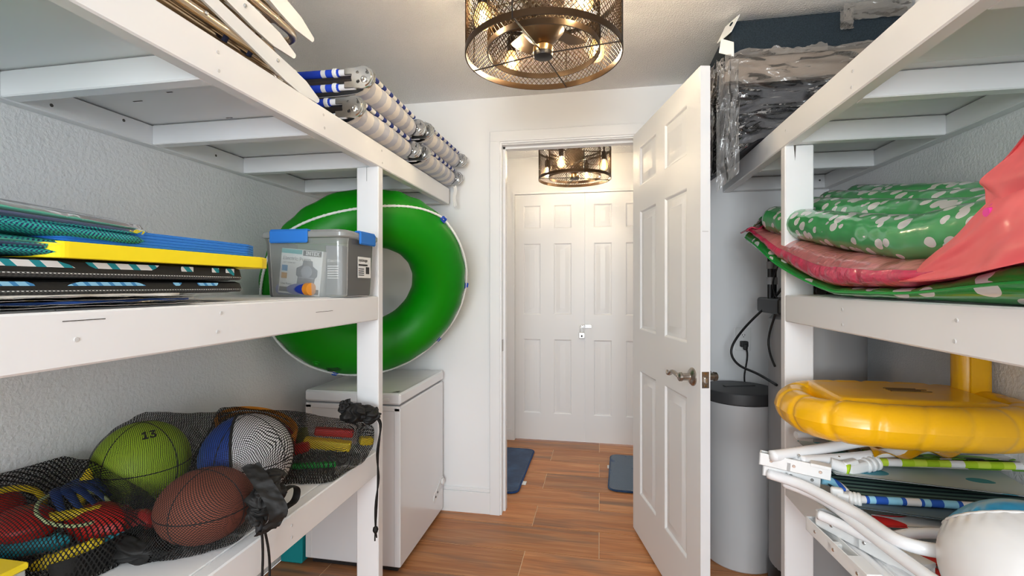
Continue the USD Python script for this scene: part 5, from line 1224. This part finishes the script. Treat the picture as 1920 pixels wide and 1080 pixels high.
upB = [(0.575, 0.7913, 1.366), (0.58, 0.8, 1.391), (0.58, 0.7982, 1.407), (0.575, 0.7741, 1.417), (0.575, 0.7498, 1.425), (0.58, 0.7335, 1.435), (0.58, 0.7192, 1.435)]
upC = [(0.58, 0.7299, 1.359), (0.59, 0.7425, 1.374), (0.59, 0.7388, 1.387), (0.585, 0.7254, 1.395), (0.58, 0.6989, 1.4), (0.58, 0.6893, 1.401), (0.58, 0.6861, 1.394)]
L3 = [spline(q, 36) for q in (upA, upB, upC)]; P = []
for i in range(36):
    col = spline([L3[0][i], L3[1][i], L3[2][i]], 24); t = i / 35
    col[:, 0] -= np.array([.016 * (meshkit.fbm(np.array([t * 2.5 + q * 1.5, q * 2 - t * 1, 8.]), 2, 9) - .5) for q in np.linspace(0, 1, 24)])
    P.append(col)
part(PK, 'upper_fold', grid(np.array(P), thick=.002), pink, smooth=True)
P = []
for i in range(36):
    p0 = L3[0][i]; t = i / 35
    P.append(spline([p0, p0 + np.array([.10, .02, .004]), (.86, p0[1] + .03, 1.5 + .02 * math.sin(t * 6)), (1.02, p0[1] + .02, 1.502)], 20))
part(PK, 'back_drape', grid(np.array(P), thick=.002), pink, smooth=True)
v0 = np.array((0.588, 0.8414, 1.377))
part(PK, 'air_valve', basis(lathe([(0, .012), (.007, .012), (.008, .004), (.014, .002), (.014, -.004), (0, -.004)], 14), v0, (0, 1, 0), (0, 0, 1), (-1, 0, 0)), simple('magenta_valve', srgb(230, 60, 150), .3), label='magenta air valve')
part(PK, 'tip_fold', grid([[(.585 + .10 * s, 2.06 + .09 * t + .01 * s, rb_hi(2.08) + .012 - .004 * t + .022 * s + .006 * math.sin(s * 11)) for s in np.linspace(0, 1, 14)] for t in np.linspace(0, 1, 6)], thick=.006), pink_deep, smooth=True)

# ------------------------------------------------------------------ right lower shelf: folding loungers, yellow ring, beach ball
stripe_lime = bands('lime_banded_sleeve', 'x', .16, [(0, srgb(170, 205, 30)), (.2, srgb(196, 222, 70)), (.4, srgb(160, 198, 24)), (.6, srgb(190, 218, 60)), (.78, (.78, .78, .78))])
stripe_blue = bands('blue_banded_sleeve', 'x', .125, [(0, srgb(28, 84, 180)), (.22, srgb(140, 200, 225)), (.48, srgb(28, 84, 180)), (.56, (.76, .74, .73)), (.82, srgb(28, 84, 180)), (.88, srgb(150, 205, 228))])
def fish_print(name, base, c1, c2, sc):
    nodes = {'tc': ('texture_coordinate', {}), 'mp': ('mapping', {'mapping_type': 'point', 'scale': (.55, 1.0, 1.0)}), 'v': ('voronoi_texture', {'dimensions': '3D', 'metric': 'euclidean', 'feature': 'f1', 'scale': sc, 'randomness': .5}),
             'a': ('math', {'math_type': 'less_than', 'value2': .46}), 'b': ('math', {'math_type': 'less_than', 'value2': .20}), 'x': ('mix', {'color1': base, 'color2': c1}), 'y': ('mix', {'color2': c2}), 'p': ('principled_bsdf', {'roughness': .6})}
    return mat(name, nodes, [('tc.object', 'mp.vector'), ('mp.vector', 'v.vector'), ('v.distance', 'a.value1'), ('v.distance', 'b.value1'), ('a.value', 'x.fac'), ('b.value', 'y.fac'), ('x.color', 'y.color1'), ('y.color', 'p.base_color')], 'p.BSDF')
fab_leaf = fish_print('leaf_fabric', (.70, .70, .68), srgb(120, 180, 50), srgb(30, 60, 30), 13)
fab_fish = fish_print('fish_fabric', srgb(196, 206, 206), srgb(70, 150, 170), srgb(24, 52, 110), 14)
fab_red = fish_print('red_print_fabric', (.66, .64, .62), srgb(205, 36, 36), srgb(170, 20, 24), 12)
dark_green_line = mat('green_black_mesh', {'tc': ('texture_coordinate', {}), 'w': ('wave_texture', {'scale': 16.0, 'distortion': 5.0, 'detail': 1.0, 'bands_direction': 'y'}), 'r': ('rgb_ramp', {'ramp': [(.35, srgb(22, 40, 44)), (.6, srgb(92, 118, 108))]}), 'p': ('principled_bsdf', {'roughness': .7})},
                       [('tc.object', 'w.vector'), ('w.fac', 'r.fac'), ('r.color', 'p.base_color')], 'p.BSDF')
slate = simple('slate_blue_fabric', srgb(92, 112, 122), .8)
LG = 'stack of folding loungers on the right lower shelf'
LZ = .6495
def rail(t, name, pts, r, m, label=None, n=60): return part(t, name, tube(spline(pts, n), r, 12), m, smooth=True, label=label)
def channel(t, a, b, w=.013, h=.034, label='white plastic end bracket'):
    """Open white plastic channel from a to b with three rivets."""
    a, b = np.array(a, float), np.array(b, float); ex = b - a; L = np.linalg.norm(ex); ex /= L; ey = np.cross((0, 0, 1), ex); ey /= np.linalg.norm(ey); ez = np.cross(ex, ey)
    Q = lambda m: basis(m, a, ex, ey, ez)
    p = part(t, 'end_bracket', [Q(box(0, L, -w, -w + .003, -h / 2, h / 2, .001)), Q(box(0, L, w - .003, w, -h / 2, h / 2, .001)), Q(box(0, L, -w, w, -h / 2, -h / 2 + .003, .001)), Q(box(0, .004, -w, w, -h / 2, h / 2, .001)),
             Q(box(L * .72, L, -w - .002, w + .002, h * .30, h / 2 + .002, .001)), Q(box(L * .40, L * .46, -w, w, -h / 2, h * .2, .001))], M['white_plastic'], label=label)
    for q in (.18, .5, .86): part(p, 'rivet', Q(cyl((L * q, -w - .0005, 0), .0042, .003, 'y', 12, .001)), M['chrome'])
    return p
def joint(t, a, b):
    """Ribbed white plastic knuckle from a to b."""
    a, b = np.array(a, float), np.array(b, float); ex = b - a; L = np.linalg.norm(ex); ex /= L; ey = np.cross((0, 0, 1), ex); ey /= np.linalg.norm(ey); ez = np.cross(ex, ey)
    p = part(t, 'joint', basis(cat([rbox(0, L * .75, -.014, .014, -.016, .013, .008), rbox(-.01, L * .35, -.010, .010, .0, .022, .006)]), a, ex, ey, ez), M['white_plastic'])
    for q in (.62, .78, .94): part(p, 'collar', basis(cyl((L * q, 0, -.002), .0195, .010, 'x', 18, .003), a, ex, ey, ez), M['white_plastic'])
def cloth(t, quad, m, sag=.012, n=24, k=12, label=None):
    """Fabric between four corners (near left, near right, far right, far left)."""
    A, B, C, D = [np.array(q, float) for q in quad]
    part(t, 'fabric', grid([[(A * (1 - u) + B * u) * (1 - v) + (D * (1 - u) + C * u) * v - np.array([0, 0, sag * math.sin(PI * u) * math.sin(PI * v)]) for v in np.linspace(0, 1, k)] for u in np.linspace(0, 1, n)], thick=.003), m, smooth=True, label=label)
l1 = thing('folding_lounger', 'white lounger with lime banded rail and leaf print, topmost under the yellow ring', 'folding chair', (.8, 1.4, .76), group=LG)
channel(l1, (0.4401, 1.44, 0.785), (0.5949, 1.378, 0.775))
rail(l1, 'back_rail', [(0.4606, 1.409, 0.8), (0.5429, 1.437, 0.806), (0.6377, 1.471, 0.815), (0.7149, 1.493, 0.826), (0.7894, 1.508, 0.833), (0.8926, 1.527, 0.833), (1.017, 1.539, 0.832), (1.205, 1.556, 0.832)], .0150, M['white_metal'])
rail(l1, 'seat_rail', [(0.5344, 1.414, 0.79), (0.6379, 1.441, 0.793), (0.7448, 1.473, 0.799), (0.842, 1.508, 0.805), (0.9359, 1.534, 0.808), (1.065, 1.553, 0.808), (1.215, 1.567, 0.808)], .0140, M['white_metal'])
rail(l1, 'sleeve', [(0.6093, 1.418, 0.788), (0.6315, 1.412, 0.783), (0.6506, 1.406, 0.778)], .0150, stripe_lime, 'short lime banded sleeve end', 12)
joint(l1, (0.6448, 1.411, 0.776), (0.7411, 1.453, 0.787))
rail(l1, 'banded_rail', [(0.7339, 1.451, 0.787), (0.8721, 1.47, 0.785), (1.007, 1.486, 0.784), (1.164, 1.503, 0.783)], .0105, stripe_lime, 'edge rail in a lime banded sleeve')
cloth(l1, [(0.7466, 1.461, 0.796), (1.182, 1.525, 0.796), (1.085, 1.70, .80), (.72, 1.70, .80)], fab_leaf, .008, label='leaf printed fabric')
cloth(l1, [(0.7321, 1.448, 0.781), (1.154, 1.49, 0.776), (1.085, 1.70, .782), (.70, 1.70, .782)], fab_leaf, .010, label='leaf printed fabric')
for y0 in (1.60,): part(l1, 'cross_bar', tube([(.60, 1.62, .80), (1.08, 1.70, .80)], .012, 10), M['white_metal'])
for px_ in ((0.5303, 1.425, 0.805), (0.6374, 1.446, 0.8)): part(l1, 'rivet', cyl((px_[0], px_[1] - .013, px_[2]), .004, .006, 'y', 10, .001), M['chrome'])
l2 = thing('folding_lounger', 'white lounger with blue banded rail and fish print, second in the stack', 'folding chair', (.8, 1.35, .70), group=LG)
channel(l2, (0.4516, 1.45, 0.752), (0.5806, 1.405, 0.745))
rail(l2, 'back_rail', [(0.4607, 1.435, 0.742), (0.5229, 1.384, 0.738), (0.5666, 1.307, 0.733), (0.5981, 1.233, 0.729), (0.6106, 1.167, 0.727), (0.6291, 1.127, 0.727), (0.6766, 1.109, 0.727), (0.7617, 1.111, 0.727), (0.8669, 1.119, 0.727)], .0140, M['white_metal'])
rail(l2, 'seat_rail', [(0.4997, 1.429, 0.722), (0.562, 1.354, 0.716), (0.5922, 1.237, 0.708), (0.6141, 1.117, 0.703), (0.6318, 1.035, 0.7)], .0130, M['white_metal'])
rail(l2, 'sleeve', [(0.585, 1.41, 0.745), (0.6044, 1.406, 0.742), (0.6165, 1.387, 0.738), (0.6191, 1.357, 0.733)], .0125, stripe_blue, 'short blue banded sleeve end', 14)
joint(l2, (0.5915, 1.348, 0.728), (0.6403, 1.33, 0.729))
rail(l2, 'banded_rail', [(0.6384, 1.333, 0.73), (0.7488, 1.341, 0.729), (0.8678, 1.347, 0.728), (1.05, 1.355, 0.727)], .0095, stripe_blue, 'edge rail in a blue banded sleeve')
cloth(l2, [(0.613, 1.391, 0.77), (1.059, 1.367, 0.752), (1.085, 1.62, .762), (.62, 1.66, .772)], fab_fish, .004, label='fish printed fabric')
cloth(l2, [(0.6063, 1.329, 0.732), (1.062, 1.37, 0.73), (1.08, 1.52, .748), (.58, 1.50, .752)], dark_green_line, .004, label='dark green string fabric')
cloth(l2, [(0.6209, 1.306, 0.722), (0.9792, 1.264, 0.712), (1.08, 1.42, .715), (.62, 1.40, .722)], slate, .004, label='slate blue fabric')
l3 = thing('folding_lounger', 'white lounger with red printed fabric, third in the stack', 'folding chair', (.8, 1.25, .66), group=LG)
cloth(l3, [(0.6328, 1.26, 0.7), (1.009, 1.302, 0.7), (1.08, 1.36, .69), (.66, 1.32, .70)], fab_red, .003, label='red printed fabric')
rail(l3, 'back_rail', [(0.5409, 1.318, 0.69), (0.5755, 1.274, 0.688), (0.6149, 1.216, 0.69), (0.6885, 1.233, 0.698), (0.8082, 1.255, 0.698), (0.987, 1.274, 0.698)], .0120, M['white_metal'])
channel(l3, (0.5553, 1.35, 0.672), (0.6677, 1.118, 0.672), .014, .040, 'long white side channel')
cloth(l3, [(0.6549, 1.201, 0.678), (0.7334, 1.139, 0.67), (.78, 1.20, .672), (.68, 1.22, .680)], M['red'], .003, label='plain red fabric')
rail(l3, 'front_rail', [(0.6853, 1.173, 0.655), (0.7208, 1.149, 0.65), (0.8244, 1.135, 0.65)], .0125, M['red'])
l4 = thing('folding_lounger', 'white lounger hanging lowest over the shelf edge', 'folding chair', (.6, 1.2, .6), group=LG)
channel(l4, (0.5486, 1.38, 0.64), (0.574, 1.135, 0.632), .014, .036)
rail(l4, 'back_rail', [(0.5799, 1.361, 0.644), (0.6001, 1.23, 0.638), (0.6114, 1.112, 0.634)], .0125, M['white_metal'])
rail(l4, 'seat_rail', [(0.6196, 1.319, 0.65), (0.6316, 1.187, 0.648), (0.6422, 1.099, 0.646)], .0115, M['white_metal'])

# yellow inflatable ring with an upright back, resting on the loungers
YR = thing('yellow_pool_ring', 'yellow inflatable ring with an upright post resting on the white loungers', 'pool float', (.80, 1.50, .85))
yc = np.array((.812, 1.488, .917)); Yr = .054
P = []; NA = 380
sgn_ = lambda v, e: math.copysign(abs(v) ** e, v)
cl = np.array([(yc[0] + .250 * sgn_(math.cos(a), .72), yc[1] + .160 * sgn_(math.sin(a), .72) + .10 * (.802 - (yc[0] + .25 * sgn_(math.cos(a), .72))) * -.2, 0) for a in np.linspace(0, 2 * PI, NA, endpoint=False)])
cl = cl[:, :2]; tn = np.roll(cl, -1, 0) - np.roll(cl, 1, 0); tn /= np.linalg.norm(tn, axis=1, keepdims=True); on = np.c_[tn[:, 1], -tn[:, 0]]
ln = np.r_[0, np.cumsum(np.linalg.norm(np.diff(cl, axis=0), axis=1))]
for i in range(NA):
    row = []; s_ = ln[i]; lf = max(0, (.62 - cl[i, 0]) / .1); rad = Yr * (1 - .10 * lf)
    for j in range(33):
        b = 2 * PI * j / 32; ph = s_ * 78 + 1.2 * math.sin(b * 1.0 + s_ * 9)
        pk = max(0, math.sin(ph)) ** 5 * (.35 + .65 * meshkit.noise(np.array([s_ * 14, 1., 2.])))
        w = -.0060 * pk * (.5 + .5 * math.cos(b - .3)) + .0014 * math.exp(-(min(b, 2 * PI - b) / .08) ** 2)
        q = cl[i] + on[i] * (rad + w) * math.cos(b); row.append((q[0], q[1], yc[2] - .010 * lf + (rad + w) * math.sin(b)))
    P.append(row)
part(YR, 'ring_tube', grid(P, closed_u=True), M['yellow_vinyl'], smooth=True)
post = tm(hull(np.array(rbox(1.000, 1.085, 1.545, 1.610, .93, 1.125, .026).vertices)).refine_to_length(.012)); trimesh.smoothing.filter_taubin(post, iterations=4)
part(YR, 'upright_post', post, M['yellow_vinyl'], smooth=True)
part(YR, 'post_seam', tube([(1.022, 1.5435, z) for z in np.linspace(.96, 1.11, 12)], .0028, 6), M['yellow_vinyl'])
part(YR, 'seat_pad', cushion(.615, 1.02, 1.375, 1.640, .915, .9715, .024, .004, 4), M['yellow_vinyl'], smooth=True)
part(YR, 'print_lines', [box(.80, .90 - .02 * (k % 2), 1.50 + .012 * k, 1.504 + .012 * k, .9705, .9732, 0) for k in range(4)], simple('brown_print', (.12, .06, .01), .6), label='lines of dark safety print')
part(YR, 'slack_vinyl', grid([[np.array((0.7286, 1.441, 0.802)) * (1 - s) + np.array((1.014, 1.515, 0.806)) * s + np.array([.02 * t, .10 * t, .010 * math.sin(s * 15 + t * 4) + .012 * t]) for s in np.linspace(0, 1, 26)] for t in np.linspace(0, 1, 12)], thick=.002), M['yellow_vinyl'], smooth=True, label='slack fold of yellow vinyl under the white rail')

# white and blue beach ball at the picture's corner
ball_w = simple('off_white_vinyl', (.72, .70, .68), .35, coat=.2, bump=(10, .2, .02))
ball_b = simple('sky_blue_vinyl', srgb(20, 150, 200), .3, coat=.3)
BB = thing('inflatable_ball', 'off-white inflatable with a blue top seam in the corner, in front of the loungers', 'pool float', (.60, .82, .60))
bcn = np.array((0.7638, 1.015, 0.7419)); br = .128
s = trimesh.creation.icosphere(5); sv = s.vertices; axb = np.array((.10, .62, .78)); axb /= np.linalg.norm(axb)
hgt = sv @ axb; th_ = np.arctan2(sv @ np.cross(axb, (1, 0, 0)), sv[:, 0]); rr = br * (1 + .010 * np.sin(th_ * 26) * np.exp(-((hgt - .60) / .12) ** 2))
for cond, mm, nm in ((hgt[s.faces].mean(1) <= .62, ball_w, 'white_panel'), (hgt[s.faces].mean(1) > .62, ball_b, 'blue_panel')):
    part(BB, nm, prune(trimesh.Trimesh(sv * rr[:, None] + bcn, s.faces[cond], process=False)), mm, smooth=True)
e1 = np.cross(axb, (1, 0, 0)); e1 /= np.linalg.norm(e1); e2 = np.cross(axb, e1)
part(BB, 'seam', tube([bcn + axb * br * .62 + (e1 * math.cos(q) + e2 * math.sin(q)) * br * .786 * (1 + .008 * math.sin(q * 26)) for q in np.linspace(0, 2 * PI, 120, endpoint=False)], .0028, 6, closed=True), ball_w)
